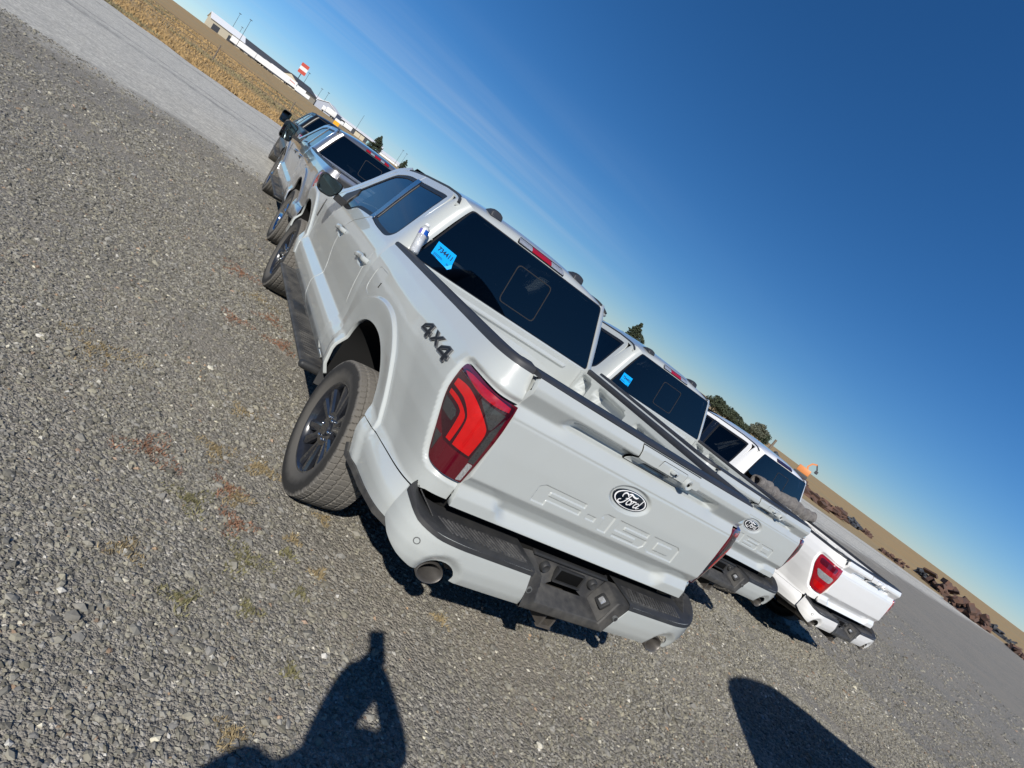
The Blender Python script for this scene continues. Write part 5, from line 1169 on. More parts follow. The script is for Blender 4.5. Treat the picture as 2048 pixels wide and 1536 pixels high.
# ---- the van parked behind the camera, of which only the shadow reaches the picture
def van():
    r = empty('parked_van', (0, 0, 0)); tag(r, 'dark parked van outside the picture, its shadow lying on the gravel at lower right', 'van')
    top = [(0, .45), (0, 1.5), (.03, 2.05), (.10, 2.30), (.30, 2.48), (.55, 2.62), (.85, 2.70), (2.0, 2.72), (3.6, 2.68), (4.1, 2.52), (4.7, 1.75), (4.95, 1.30), (5.6, 1.10), (5.8, .80), (5.78, .42), (.05, .42)]
    P = smooth_poly(top, 3); n = len(P); V = []; bm = bmesh.new()
    for w_, sh in ((-.98, .97), (-.86, 1.0), (.86, 1.0), (.98, .97)):
        for p in P: V.append((2.9+(p[0]-2.9)*sh, w_*(1 if p[1] < 1.3 else 1-(p[1]-1.3)*.10), 1.4+(p[1]-1.4)*sh))
    vs_ = [bm.verts.new(v) for v in V]
    for k in range(3):
        for i in range(n): bm.faces.new((vs_[k*n+i], vs_[k*n+(i+1) % n], vs_[(k+1)*n+(i+1) % n], vs_[(k+1)*n+i]))
    bm.faces.new(vs_[:n]); bm.faces.new(vs_[3*n:]); frombm('body', bm, 'paint_blue', r, smooth=True, auto=35)
    for sd in (-1, 1):
        boxo('side_window', (3.7, sd*.93, 1.45), (4.5, sd*.96, 2.05), 'gloss_black', r, .03)
        r.scale = (1, 1, 1.08)
        for x in (1.1, 4.9): w_ = wheel(r, 0, 0, -1, 'five', rimmat='rim_silver', tyre_r=.36); w_.location = (x, sd*.86, .355); w_.rotation_euler = (0, 0, R(90 if sd > 0 else -90)); w_.scale = (.9, .89, .89)
        boxo('door_mirror', (4.45, sd*1.02, 1.35), (4.58, sd*1.20, 1.75), 'black_plastic', r, .04); boxo('tail_lamp', (.02, sd*.80, .75), (.08, sd*.93, 1.15), 'lens_mid_red', r, .02)
    q = CAM[:2]+LH*2.60+AH*.74; r.location = (q[0], q[1], 0); r.rotation_euler = (0, 0, math.atan2(LH[1], LH[0]))
van()

# ================================================================== loose stones on the lot
def scatter_stones():
    bm = bmesh.new(); bmesh.ops.create_icosphere(bm, subdivisions=1, radius=1.0); ico = (np.array([v.co[:] for v in bm.verts]), np.array([[v.index for v in f.verts] for f in bm.faces])); bm.free()
    octa = (np.array([(1, 0, 0), (-1, 0, 0), (0, 1, 0), (0, -1, 0), (0, 0, 1), (0, 0, -1)], float), np.array([(0, 2, 4), (2, 1, 4), (1, 3, 4), (3, 0, 4), (2, 0, 5), (1, 2, 5), (3, 1, 5), (0, 3, 5)]))
    rs = np.random.default_rng(5)
    def spread(zones, shape, med, sg, lo, hi, flat, sink, jag, keep):
        P = np.concatenate([np.c_[rs.uniform(x0, x1, int((x1-x0)*(y1-y0)*dn_)), rs.uniform(y0, y1, int((x1-x0)*(y1-y0)*dn_))] for (x0, x1, y0, y1, dn_) in zones])
        Z = lot_z(P[:, 0], P[:, 1]); d = np.c_[P, Z]-CAM; dep = d@fw; u = 1024+FPX*(d@cx)/np.maximum(dep, .05); v = 768+FPX*(d@cy)/np.maximum(dep, .05)
        ok = (dep > .3) & (u > -40) & (u < 2090) & (v > -40) & (v < 1580)
        nz_ = np.sin(P[:, 0]*2.1+1.3*np.sin(P[:, 1]*1.7))+np.sin(P[:, 1]*2.9+P[:, 0]*.8+1)+.6*np.sin(P[:, 0]*6.3+P[:, 1]*5.1)   # packed patches hold fewer loose stones
        ok &= rs.uniform(0, 1, len(P)) < np.clip(keep+.25*nz_, .12, 1)
        for (tx, ty, a) in ((0, 0, 0), (3.111, 1.378, R(-1.92)), (.22, 7.05, R(-.8)), (6.45, 1.70, 0)):
            c, s = math.cos(-a), math.sin(-a); lx_ = (P[:, 0]-tx)*c-(P[:, 1]-ty)*s; ly_ = (P[:, 0]-tx)*s+(P[:, 1]-ty)*c
            for yy in (0, AXF): ok &= ~((np.abs(np.abs(lx_)-.862) < .15) & (np.abs(ly_-yy) < .13))
            ok &= ~((np.abs(lx_) < .72) & (ly_ > .6) & (ly_ < 4.3))               # out of sight under the truck
        P = P[ok]; Z = Z[ok]; dep = dep[ok]; n = len(P); bv, bf = shape
        size = np.clip(np.exp(rs.normal(math.log(med), sg, n)), lo, hi)*np.clip(.70+dep*.10, .9, 1.7)
        S = size[:, None]*np.c_[rs.uniform(.8, 1.35, n), rs.uniform(.65, 1.05, n), rs.uniform(flat*.7, flat*1.3, n)]
        A = rs.uniform(0, 2*math.pi, n); T = rs.uniform(-.55, .55, n); ca, sa = np.cos(A), np.sin(A); ct, st_ = np.cos(T), np.sin(T)
        V = bv[None]*(1+rs.uniform(-jag, jag, (n, len(bv), 1)))*S[:, None]; x, y, z = V[..., 0], V[..., 1], V[..., 2]
        y, z = y*ct[:, None]-z*st_[:, None], y*st_[:, None]+z*ct[:, None]; x, y = x*ca[:, None]-y*sa[:, None], x*sa[:, None]+y*ca[:, None]
        V = np.stack([x+P[:, :1], y+P[:, 1:], z+(Z+S[:, 2]*sink)[:, None]], -1).reshape(-1, 3); F = (bf[None]+np.arange(n)[:, None, None]*len(bv)).reshape(-1, 3)
        base = rs.uniform(.085, .275, n); warm = rs.uniform(0, 1, n); lt = rs.uniform(0, 1, n) > .985; base = np.where(lt, rs.uniform(.38, .62, n), base)
        col = np.c_[base*(1.03+.07*warm), base*(1.0+.02*warm), base*(.93-.17*warm), np.ones(n)]; red = rs.uniform(0, 1, n) > .988; col[red, :3] = col[red, :3]*[1.4, 1.0, .78]
        return V, F, np.repeat(col, len(bv), 0)
    parts = [spread(((-3.6, 8, -2.4, 1.2, 4200), (-4, -.2, 1.2, 4.5, 2600), (-5, 0, 4.5, 9, 1000), (3.9, 14, -1, 3, 420), (-9, .5, 9, 13, 260)), octa, .0085, .30, .004, .016, .62, .35, .30, .80),
             spread(((-3.6, 8, -2.4, 2.2, 260), (-5, 0, 2.2, 9, 150), (-9, .5, 9, 13, 60), (3.9, 22, -3, 8, 55)), ico, .0125, .34, .007, .026, .58, .25, .34, .62)]
    off = 0; VV = []; FF = []; CC = []
    for V, F, C_ in parts: VV.append(V); FF.append(F+off); CC.append(C_); off += len(V)
    V = np.concatenate(VV); F = np.concatenate(FF); C_ = np.concatenate(CC)
    me = bpy.data.meshes.new('loose_gravel'); me.vertices.add(len(V)); me.vertices.foreach_set('co', V.ravel()); me.loops.add(F.size); me.loops.foreach_set('vertex_index', F.ravel()); me.polygons.add(len(F)); me.polygons.foreach_set('loop_start', np.arange(len(F))*3); me.polygons.foreach_set('use_smooth', np.zeros(len(F), bool))
    at_ = me.color_attributes.new('tint', 'FLOAT_COLOR', 'POINT'); at_.data.foreach_set('color', C_.ravel().astype(np.float32)); me.update()
    m, t, b = nodes_mat('stone'); a = N_(t, 'ShaderNodeVertexColor', layer_name='tint'); nn = N_(t, 'ShaderNodeTexNoise', Scale=180.0, Detail=3.0); g = N_(t, 'ShaderNodeNewGeometry'); t.links.new(g.outputs['Position'], nn.inputs['Vector'])
    cc = mixc(t, rng_(t, nn.outputs[0], .3, .7, 0, .35), a.outputs[0], (.235, .22, .19)); t.links.new(cc, b.inputs['Base Color']); b.inputs['Roughness'].default_value = .85; b.inputs['Specular IOR Level'].default_value = .3
    me.materials.append(m); o = bpy.data.objects.new('loose_gravel', me); COL.objects.link(o); print('STONES', len(F))
    tag(o, 'loose grey crushed stones lying over the lot', 'gravel', kind='stuff')
scatter_stones()
# low weeds between the stones, left of the near truck
def weeds():
    rs = np.random.default_rng(9); V = []; F = []; C = []
    spots = []
    for (px_, py_, r_, k_) in ((490, 1120, .16, 0), (495, 1220, .07, 0), (470, 1050, .13, 1), (525, 940, .14, 2), (470, 995, .12, 2), (580, 1345, .06, 0), (635, 1150, .07, 2), (585, 1080, .06, 2), (575, 1110, .06, 0), (455, 980, .12, 1), (515, 935, .1, 2), (880, 1240, .08, 2), (645, 1040, .07, 2), (560, 690, .2, 1), (540, 640, .2, 1), (485, 825, .12, 2), (600, 1190, .06, 0), (460, 1470, .08, 2), (520, 600, .25, 2), (470, 640, .2, 1), (430, 900, .15, 2), (380, 1000, .15, 0), (300, 900, .2, 1), (360, 1200, .1, 0), (250, 1100, .1, 2), (480, 545, .3, 1), (200, 700, .3, 2)):
        d = (px_-1024)/FPX*cx+(py_-768)/FPX*cy+fw; t = -CAM[2]/d[2]; q = CAM+t*d; spots.append((q[0], q[1], r_, k_))
    for (x, y, r_, k_) in spots:
        n = int(260*r_/.1)
        for _ in range(n):
            a = rs.uniform(0, 6.283); rr = r_*math.sqrt(rs.uniform(0, 1))*(.6+.4*math.sin(a*3+x*9)); px_, py_ = x+rr*math.cos(a), y+rr*math.sin(a); h = rs.uniform(.006, .022); b = rs.uniform(0, 6.283); w_ = rs.uniform(.002, .005); l = rs.uniform(-.016, .016, 2)
            z = float(lot_z(px_, py_)); i = len(V); V += [(px_-w_*math.cos(b), py_-w_*math.sin(b), z), (px_+w_*math.cos(b), py_+w_*math.sin(b), z), (px_+l[0], py_+l[1], z+h)]; F.append((i, i+1, i+2))
            base = [(.19, .175, .085), (.25, .135, .085), (.27, .21, .115)][k_]; f = rs.uniform(.7, 1.25); C += [(base[0]*f, base[1]*f, base[2]*f, 1)]*3
    me = bpy.data.meshes.new('weeds'); me.from_pydata(V, [], F); at = me.color_attributes.new('tint', 'FLOAT_COLOR', 'POINT'); at.data.foreach_set('color', np.array(C, np.float32).ravel())
    m, t, b = nodes_mat('weed'); a = N_(t, 'ShaderNodeVertexColor', layer_name='tint'); t.links.new(a.outputs[0], b.inputs['Base Color']); b.inputs['Roughness'].default_value = .9
    me.materials.append(m); o = bpy.data.objects.new('weeds', me); COL.objects.link(o); tag(o, 'low dry moss and reddish weeds between the stones beside the near truck', 'weeds', kind='stuff')
weeds()

# ================================================================== beyond the lot
def at(px_, py_, dist):
    """a point at a horizontal distance on the bearing of a pixel of the photograph, standing on the ground"""
    d = (px_-1024)/FPX*cx+(py_-768)/FPX*cy+fw; h = d[:2]/np.linalg.norm(d[:2]); q = CAM[:2]+h*dist; return float(q[0]), float(q[1]), float(lot_z(q[0], q[1])-.03)
def bearing(px_, py_):
    d = (px_-1024)/FPX*cx+(py_-768)/FPX*cy+fw; return math.atan2(d[0], d[1])
def grass():
    rs = np.random.default_rng(3); n = 90000; x = rs.uniform(-45, 30, n); r = rs.uniform(0, 1, n)**1.7*75; e = 41.0-.16*x+.9*np.sin(x*.6)+.5*np.sin(x*1.9); y = e+r+.05
    x = x*(1+r/60); h = rs.uniform(.08, .28, n)*(.55+.45*np.sin(x*.35+y*.2)**2); w_ = h*.16+.012*(1+r/20); a = rs.uniform(0, 6.283, n); z = lot_z(x, y)-.03; l = rs.uniform(-.5, .5, (n, 2))*h[:, None]
    V = np.stack([np.c_[x-w_*np.cos(a), y-w_*np.sin(a), z], np.c_[x+w_*np.cos(a), y+w_*np.sin(a), z], np.c_[x+l[:, 0], y+l[:, 1], z+h]], 1).reshape(-1, 3); F = np.arange(3*n).reshape(-1, 3)
    me = bpy.data.meshes.new('dry_grass'); me.vertices.add(len(V)); me.vertices.foreach_set('co', V.ravel()); me.loops.add(3*n); me.loops.foreach_set('vertex_index', F.ravel()); me.polygons.add(n); me.polygons.foreach_set('loop_start', np.arange(n)*3)
    f = rs.uniform(.75, 1.25, n); g = (np.sin(x*.22+1.5*np.sin(y*.11))+np.sin(y*.3)) > .6; col = np.where(g[:, None], [.22, .185, .095], [.36, .24, .105])*f[:, None]; col = np.c_[col, np.ones(n)]
    at_ = me.color_attributes.new('tint', 'FLOAT_COLOR', 'POINT'); at_.data.foreach_set('color', np.repeat(col, 3, 0).ravel().astype(np.float32)); me.update()
    m, t, b = nodes_mat('grass'); a_ = N_(t, 'ShaderNodeVertexColor', layer_name='tint'); t.links.new(a_.outputs[0], b.inputs['Base Color']); b.inputs['Roughness'].default_value = .9
    me.materials.append(m); o = bpy.data.objects.new('dry_grass', me); COL.objects.link(o); tag(o, 'tall dry golden grass on the field beyond the pale road', 'grass', kind='stuff')
grass()
mat('white_panel', (.74, .74, .73), .45, noise=(2.5, .3, (.62, .62, .60))); mat('wall_grey', (.33, .36, .42), .7); mat('wall_cream', (.50, .45, .34), .8); mat('wall_dark', (.045, .05, .06), .8); mat('roof_white', (.70, .71, .72), .5); mat('roof_dark', (.06, .065, .075), .7); mat('sign_red', (.50, .07, .045), .6); mat('sign_yellow', (.80, .38, .01), .5)
mat('wood', (.16, .13, .10), .9); mat('bark', (.09, .07, .055), .95); mat('glass_green', (.30, .48, .50), .3); mat('rust', (.12, .06, .04), .9, noise=(2, .8, (.06, .05, .045))); mat('brick', (.28, .10, .075), .9)
mat('leaf_dark', (.030, .045, .024), .8, noise=(1.2, .8, (.065, .075, .038))); mat('leaf_grey', (.085, .095, .065), .85, noise=(1.0, .8, (.14, .14, .10))); mat('orange_metal', (.60, .22, .07), .5)
FAR = 'white trailers parked in a line beyond the field'
def trailer_meshes():
    bm = bmesh.new(); L, W, H0, H1 = 13.6, 2.6, 1.15, 4.05
    box(bm, (-L/2, -W/2, H0), (L/2, W/2, H1), .04, seg=1)
    for k in range(13): x = -L/2+.5+k*1.05; box(bm, (x, -W/2-.02, H0+.15), (x+.05, -W/2-.001, H1-.12))
    body = bpy.data.meshes.new('trailer_body'); bm.to_mesh(body); bm.free()
    bm = bmesh.new(); box(bm, (-L/2+.1, -1.0, .95), (L/2-.1, 1.0, 1.15)); box(bm, (-L/2+2.6, -1.25, .5), (2.4, -1.2, 1.1))
    for x in (3.4,): box(bm, (x, -.9, 0), (x+.15, -.75, 1.0)); box(bm, (x, .75, 0), (x+.15, .9, 1.0))
    fr = bpy.data.meshes.new('trailer_frame'); bm.to_mesh(fr); bm.free()
    bm = bmesh.new(); cyl(bm, (0, -.14, 0), (0, .14, 0), .5, n=16); wh = bpy.data.meshes.new('trailer_wheel'); bm.to_mesh(wh); bm.free()
    return body, fr, wh
TB, TF_, TW = trailer_meshes()
def trailer(px_, py_, dist, label, rot=0.0, scale=1.0, dots=None):
    x, y, z = at(px_, py_, dist); r = empty('semi_trailer', (x, y, z), -bearing(px_, py_)+rot, label, 'trailer', FAR); r.scale = (scale,)*3
    b = link('trailer_body', TB, 'white_panel', r); link('trailer_frame', TF_, 'wall_dark', r)
    for wx in (-5.6, -4.4):
        for wy in (-1.05, 1.05): link('wheel', TW, 'rubber', r, (wx, wy, .5))
    return r
def place_line():
    D = 395
    q = trailer(484, 100, D, 'leftmost whole white trailer in the line beyond the field, dark lettering on its side', R(-4))
    mk('side_lettering', [(1.2, -1.335, 2.6), (3.9, -1.335, 2.6), (3.9, -1.335, 2.78), (1.2, -1.335, 2.78), (1.8, -1.335, 2.95), (2.8, -1.335, 2.95), (2.8, -1.335, 3.3), (2.1, -1.335, 3.3)], [(0, 1, 2, 3), (4, 5, 6, 7)], 'wall_dark', q)
    trailer(503, 113, D-3, 'second white trailer from the left end of the far line', R(-4)); trailer(515.5, 121, D, 'white trailer standing just left of the four dark gaps', R(-4), .8)
    for i, (u, v) in enumerate(((521.2, 126.5), (528.0, 132), (535.5, 137.5))): trailer(u, v, D+4, ('white trailer end-on, first from the left among the dark gaps', 'white trailer end-on, second from the left among the dark gaps', 'white trailer end-on, third from the left among the dark gaps')[i], R(86), .95)
    q = trailer(565, 155, D-6, 'long white trailer with red writing, left of the tall red and white sign', R(-3), 1.12)
    mk('side_lettering', [(3.2, -1.335, 2.9), (6.0, -1.335, 2.6), (6.0, -1.335, 2.9), (3.2, -1.335, 3.2)], [(0, 1, 2, 3)], 'sign_red', q)
    trailer(552, 146, D-6, 'long plain white trailer between the dark gaps and the red-lettered one', R(-3), 1.05)
    trailer(590, 172, D-6, 'white trailer right of the red-lettered one', R(-3), .9); trailer(606, 184, D-10, 'rearmost white trailer at the right end of the far line, behind a dark tractor', R(-3), .62)
place_line()
def lorry(px_, py_, dist, label):
    x, y, z = at(px_, py_, dist); r = empty('lorry', (x, y, z), -bearing(px_, py_), label, 'lorry')
    boxo('cab', (-3.4, -1.2, .7), (-1.5, 1.2, 3.0), 'white_panel', r, .15); boxo('box_body', (-1.3, -1.25, 1.1), (4.2, 1.25, 3.7), 'white_panel', r, .04); boxo('windscreen', (-3.45, -1.0, 1.9), (-3.3, 1.0, 2.7), 'wall_dark', r); boxo('chassis', (-3.2, -.9, .6), (4.0, .9, 1.0), 'wall_dark', r)
    for wx in (-2.5, 2.2, 3.3):
        for wy in (-1.1, 1.1): link('wheel', TW, 'rubber', r, (wx, wy, .5))
lorry(657, 222, 360, 'white box lorry standing in front of the grey gabled shed'); lorry(691, 252, 430, 'white lorry right of the yellow sign')
def shed(px_, py_, dist, w, d, h, ridge, label, wall='wall_grey', roofm='roof_white', rot=0.0, doors=(), z0=0.0):
    """gabled shed: w across the view, d deep, gable ends to the left and right unless turned"""
    K_ = 1.2; dist *= 1.45; w *= K_; d *= K_; h *= K_*.92; ridge *= K_*.92; doors = [(a*K_, b*K_, c*K_*.92, m_) for a, b, c, m_ in doors]
    x, y, z = at(px_, py_, dist); r = empty('warehouse', (x, y, z+z0), -bearing(px_, py_)+rot, label, 'warehouse')
    V = [(-w/2, -d/2, 0), (w/2, -d/2, 0), (w/2, d/2, 0), (-w/2, d/2, 0), (-w/2, -d/2, h), (w/2, -d/2, h), (w/2, d/2, h), (-w/2, d/2, h), (-w/2, 0, h+ridge), (w/2, 0, h+ridge)]
    mk('wall', V, [(0, 1, 5, 4), (2, 3, 7, 6), (1, 2, 6, 9, 5), (3, 0, 4, 8, 7)], wall, r)
    o = .5; t = .25; s = ridge/(d/2); e = h-s*o
    V = [(-w/2-o, -d/2-o, e), (w/2+o, -d/2-o, e), (w/2+o, 0, h+ridge), (-w/2-o, 0, h+ridge), (w/2+o, d/2+o, e), (-w/2-o, d/2+o, e)]; V2 = [(a, b, c+t) for a, b, c in V]
    mk('roof', V+V2, [(0, 1, 2, 3), (3, 2, 4, 5), (6, 9, 8, 7), (9, 11, 10, 8), (0, 6, 7, 1), (4, 10, 11, 5), (1, 7, 8, 2), (2, 8, 10, 4), (5, 11, 9, 3), (3, 9, 6, 0)], roofm, r)
    for (a, b, c, m_) in doors: boxo('door', (a, -d/2-.12, 0.05), (b, -d/2-.01, c), m_, r)
    return r
shed(446, 70, 285, 15, 12, 4.4, 2.6, 'pale shed with a white roof at the far left of the skyline', 'wall_cream', 'roof_white', R(8), [(-6, -3, 3, 'wall_dark'), (1, 4, 3, 'wall_dark')])
shed(474, 86, 330, 17, 14, 5.2, 2.6, 'dark low warehouse behind the leftmost trailers', 'wall_dark', 'roof_dark', R(2))
shed(530, 128, 318, 34, 14, 4.6, 3.2, 'long dark-roofed warehouse with a cream gable, behind the trailers', 'wall_cream', 'roof_dark', R(20))
shed(594, 176, 316, 14, 16, 4.8, 2.8, 'cream gabled warehouse behind the red and white sign', 'wall_cream', 'roof_dark', R(40))
shed(622, 199, 330, 15, 14, 4.4, 2.2, 'dark warehouse between the trailers and the grey shed', 'wall_dark', 'roof_white', R(6))
shed(657, 222, 285, 12, 10.5, 4.0, 2.2, 'blue-grey gabled shed with a white roof edge', 'wall_grey', 'roof_white', R(74))
shed(712, 264, 330, 34, 12, 4.4, 1.2, 'long low shed with a white roof edge, right of the grey gabled one', 'wall_dark', 'roof_white', R(-4), [(-13, -10, 3.4, 'wall_grey'), (0, 6, 3.6, 'wall_cream'), (8, 15, 3.2, 'glass_green')])
shed(778, 312, 420, 36, 22, 4.0, 2.0, 'small white shed right of the tall conifer', 'white_panel', 'roof_white', R(0))
def pylon_sign(px_, py_, dist, z0, z1, w, label, bands, name='pole_sign'):
    x, y, z = at(px_, py_, dist); r = empty(name, (x, y, z), -bearing(px_, py_), label, 'sign')
    cylo('post', (0, .25, 0), (0, .25, z0+.2), .22, 'wall_dark', r, n=12); n = len(bands)
    for i, m_ in enumerate(bands): a = z0+(z1-z0)*i/n; boxo('sign_panel', (-w/2, -.2, a), (w/2, .15, a+(z1-z0)/n-.02), m_, r)
pylon_sign(587, 172, 420, 10.6, 16.6, 4.5, 'tall sign with red and white bands above the trailers', ['sign_red', 'white_panel', 'sign_red'])
pylon_sign(675, 243, 150, .7, 2.3, 1.25, 'yellow square sign with a small white panel on top, beyond the black truck', ['sign_yellow', 'sign_yellow', 'white_panel'], 'road_sign')
def pole(px_, py_, dist, h, label, lamp=True):
    dist *= 1.4; h *= 1.25; x, y, z = at(px_, py_, dist); r = empty('light_pole', (x, y, z), -bearing(px_, py_), label, 'light pole', 'light poles along the far skyline')
    cylo('pole', (0, 0, 0), (0, 0, h), .14, 'wall_dark', r, r2=.08, n=8)
    if lamp: boxo('lamp_head', (-.7, -.25, h-.05), (.7, .25, h+.25), 'wall_dark', r, .05)
for (u, v, d, h, lab) in ((462, 60, 300, 13, 'thin light pole at the far left end of the skyline'), (475, 72, 340, 10.5, 'shorter light pole just left of the double-headed one'), (482, 75, 270, 12, 'light pole with a double head above the leftmost trailers'), (600, 178, 300, 11, 'light pole right of the red and white sign'), (631, 200, 330, 10, 'light pole above the dark warehouse'), (643, 210, 320, 10, 'light pole left of the grey gabled shed'), (709, 262, 330, 12.5, 'tall thin pole above the long low shed'), (791, 325, 380, 12, 'light pole left of the rightmost conifer'), (799, 331, 390, 12, 'light pole close to the rightmost conifer')): pole(u, v, d, h, lab, lamp='tall thin' not in lab)
def fence():
    rs = random.Random(2)
    r = empty('wire_fence', (0, 0, 0)); tag(r, 'thin wire fence on dark posts running along the dry field', 'fence')
    pts = []
    for i in range(17):
        x = -64+i*7.5; y = 66-.30*x+.6*math.sin(i); z = float(lot_z(x, y)); h = 1.45+rs.uniform(-.1, .15); lean = rs.uniform(-.08, .08); cylo('fence_post', (x, y, z-.1), (x+lean, y, z+h), .06, 'wood', r, n=8); pts.append((x, y, z))
    for hz_ in (1.25, .85, .45): sweepo('wire', [(a, b, c+hz_) for a, b, c in pts], circ(.014, 5), 'wall_dark', r)
fence()
def crown_mesh(kind, seed):
    rs = np.random.default_rng(seed); V = []; F = []
    def leafcloud(c, rad, n, sz):
        d = rs.normal(size=(n, 3)); d /= np.linalg.norm(d, axis=1)[:, None]; p = np.array(c)+d*np.array(rad)*(rs.uniform(.35, 1, (n, 1))**.5); u = rs.normal(size=(n, 3)); u /= np.linalg.norm(u, axis=1)[:, None]; v = np.cross(u, rs.normal(size=(n, 3))); v /= np.linalg.norm(v, axis=1)[:, None]; s = sz*rs.uniform(.6, 1.4, (n, 1))
        for q, a, b in zip(p, u*s, v*s*.7): i = len(V); V.extend([q-a-b, q+a-b, q+a*.6+b, q-a*.7+b]); F.append((i, i+1, i+2, i+3))
    if kind == 'conifer':
        for k in range(15):
            t = k/14; h = .12+.86*t; r_ = .30*(1-t)**.8+.02
            for j in range(7 if t < .8 else 3): a = rs.uniform(0, 6.283); rr = r_*rs.uniform(.35, .95); leafcloud((rr*math.cos(a), rr*math.sin(a), h-.04*rr), (r_*.42+.02, r_*.42+.02, .038), 34, .021)
    else:
        for k in range(26): a = rs.uniform(0, 6.283); e = rs.uniform(-.5, 1); rr = .30*math.sqrt(1-min(.98, abs(e))**2)*rs.uniform(.5, 1.1); leafcloud((rr*math.cos(a), rr*math.sin(a), .62+e*.27), (.13, .13, .10), 70, .024)
    return mesh(V, F, None, False, 'crown')
CR = {(k, s): crown_mesh(k, s) for k in ('conifer', 'round') for s in (1, 2, 3)}
def tree(x, y, z, h, kind, seed, label, leaf, wide=1.0, group='trees on the skyline', rz=0.0):
    r = empty('conifer_tree' if kind == 'conifer' else 'leafy_tree', (x, y, z), rz, label, 'tree', group)
    k = ('trunk', kind)
    if k not in CACHE:
        bm = bmesh.new(); cyl(bm, (0, 0, -.01), (0, 0, .55 if kind == 'round' else .9), .028, .010, 8)
        for a in range(5): t = a*1.3; cyl(bm, (0, 0, .28+.05*a), (.16*math.cos(t), .16*math.sin(t), .5+.05*a), .011, .004, 6)
        me = bpy.data.meshes.new('trunk'); bm.to_mesh(me); bm.free(); CACHE[k] = me
    t_ = link('trunk', CACHE[k], 'bark', r); c_ = link('crown', CR[(kind, seed)], leaf, r)
    for o in (t_, c_): o.scale = (h*wide, h*wide, h)
    return r
for i, (u, v, d, h, kd, sd_, lf, lab, wd) in enumerate((
  (752, 292, 215, 6.0, 'conifer', 1, 'leaf_dark', 'tall dark conifer behind the roof of the silver pickup', 1.25), (806, 333, 300, 5.6, 'conifer', 2, 'leaf_dark', 'dark conifer farther right, above the near cab', 1.2),
  (538, 133, 480, 9, 'round', 1, 'leaf_dark', 'rounded dark tree over the long warehouse roof', .8), (565, 155, 490, 9.5, 'round', 2, 'leaf_grey', 'pale grey-green tree over the warehouse roof', .9), (498, 100, 480, 8, 'round', 3, 'leaf_dark', 'dark bushy tree above the second trailer', 1.3),
  (1252, 690, 140, 6.2, 'conifer', 3, 'leaf_dark', 'dark conifer between the first and second cab', 1.3), (1262, 698, 150, 4.4, 'round', 2, 'leaf_dark', 'small dark tree right of that conifer', 1.0))):
    x, y, z = at(u, v, d); tree(x, y, z, h, kd, sd_, lab, lf, wd, rz=i*.9)
k = 0
names = ['first', 'second', 'third', 'fourth', 'fifth', 'sixth', 'seventh', 'eighth', 'ninth', 'tenth', 'eleventh']
for i, (u, v, d, h) in enumerate(((1424, 818, 120, 4.7), (1434, 826, 118, 4.5), (1444, 833, 122, 4.4), (1455, 842, 120, 4.1), (1466, 850, 124, 3.8), (1476, 858, 120, 3.4), (1487, 866, 126, 3.2))):
    x, y, z = at(u, v, d); tree(x, y, z-.22*h, h, 'round', 1+i % 3, names[i]+' from the left of the dark trees behind the white truck', 'leaf_dark', 1.15, 'dark trees behind the white truck', i*1.3)
x, y, z = at(1505, 880, 105); tree(x, y, z, 4.2, 'round', 2, 'pale grey-green tree over the white truck', 'leaf_grey', 1.0)
x, y, z = at(1514, 886, 110); tree(x, y, z, 3.6, 'round', 3, 'low dark tree right of the pale one', 'leaf_dark', 1.1)
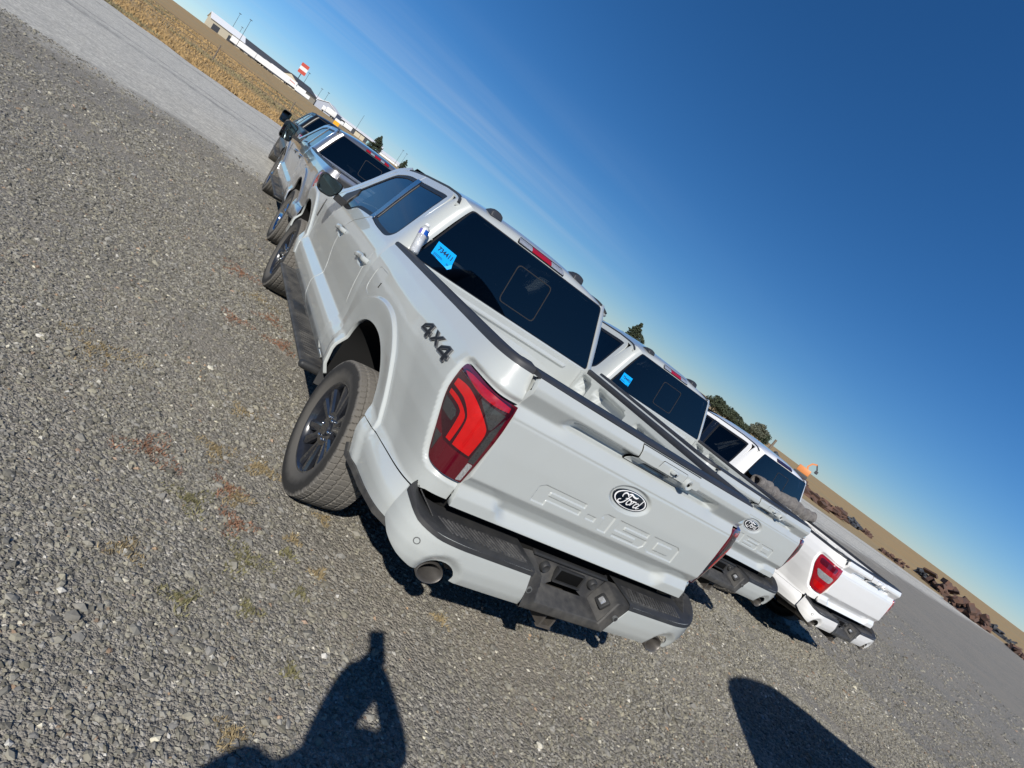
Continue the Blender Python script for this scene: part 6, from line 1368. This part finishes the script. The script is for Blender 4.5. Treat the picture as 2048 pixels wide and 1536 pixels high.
# scrap heap and an orange boom beyond the white truck
def scrap():
    rs = random.Random(4)
    for i in range(11):
        u = 1535+i*52+rs.uniform(-14, 14); v = 905+i*38.3; x, y, z = at(u, v, 100+rs.uniform(-14, 22)); bm = bmesh.new()
        for _ in range(60):
            mm = Matrix.Translation((rs.uniform(-2.9, 2.9), rs.uniform(-1.5, 1.5), rs.uniform(.1, 1.7)*rs.uniform(.3, 1))) @ Matrix.Rotation(rs.uniform(0, 6), 4, Vector((rs.random(), rs.random(), rs.random()))); s = (rs.uniform(.1, .8), rs.uniform(.05, .4), rs.uniform(.05, .35)); box(bm, (-s[0], -s[1], -s[2]), s, 0, mm)
        o = frombm('scrap_pile', bm, 'rust' if i % 3 else 'wall_dark'); o.location = (x, y, z-.1); sc_ = rs.uniform(.55, 1.2); o.scale = (sc_*rs.uniform(.8, 1.6), sc_, sc_*rs.uniform(.6, 1.1)); o.rotation_euler = (0, 0, rs.uniform(0, 3)); tag(o, (names[i] + ' heap from the left of rust-brown scrap behind the white truck') if i < 6 else (names[10-i] + ' heap from the right end of the rust-brown scrap row'), 'scrap pile', 'scrap heaps behind the row')
    x, y, z = at(1590, 960, 150); r = empty('excavator', (x, y, z), -bearing(1586, 958), 'orange excavator arm rising over the scrap at the right', 'excavator')
    boxo('undercarriage', (-1.6, -1.3, 0), (1.6, 1.3, .9), 'wall_dark', r, .2); boxo('housing', (-1.3, -1.2, 1.0), (1.5, 1.2, 2.4), 'orange_metal', r, .15)
    sweepo('boom', [(1.0, 0, 1.6), (.2, 0, 2.9), (.6, 0, 3.9), (1.5, 0, 4.3)], [(-.18, -.2), (.18, -.2), (.18, .2), (-.18, .2)], 'orange_metal', r, up=(0, 1, 0)); sweepo('arm', [(1.4, 0, 4.35), (2.2, 0, 3.2)], [(-.14, -.16), (.14, -.16), (.14, .16), (-.14, .16)], 'wall_dark', r, up=(0, 1, 0)); boxo('bucket', (1.9, -.5, 2.5), (2.6, .5, 3.2), 'wall_dark', r, .1)
    x, y, z = at(1532, 905, 80); cylo_ = cylo('wooden_post', (x, y, z), (x, y, z+3.3), .14, 'wood', n=10); tag(cylo_, 'short pale post sticking up over the scrap', 'post')
scrap()
# a hedge of trees to the left of and behind the camera: they show as reflections in the glass and paint
def surround():
    rs = random.Random(8); i = 0
    for (a0, a1, n, d) in ((250, 330, 16, 70), (100, 245, 22, 95)):
        for q in range(n):
            a = R(a0+(a1-a0)*q/n+rs.uniform(-2, 2)); dd = d*rs.uniform(.85, 1.2); x, y = CAM[0]+dd*math.sin(a), CAM[1]+dd*math.cos(a); h = rs.uniform(6, 11)
            o = tree(x, y, float(lot_z(x, y))-.03, h, 'round' if rs.random() < .75 else 'conifer', 1+i % 3, 'dark tree outside the picture, mirrored in the side windows' if a0 == 250 else 'dark tree outside the picture, mirrored in the rear windows', 'leaf_dark', 1.15, 'trees left of the lot' if a0 == 250 else 'trees behind the camera', rs.uniform(0, 6)); i += 1
surround()
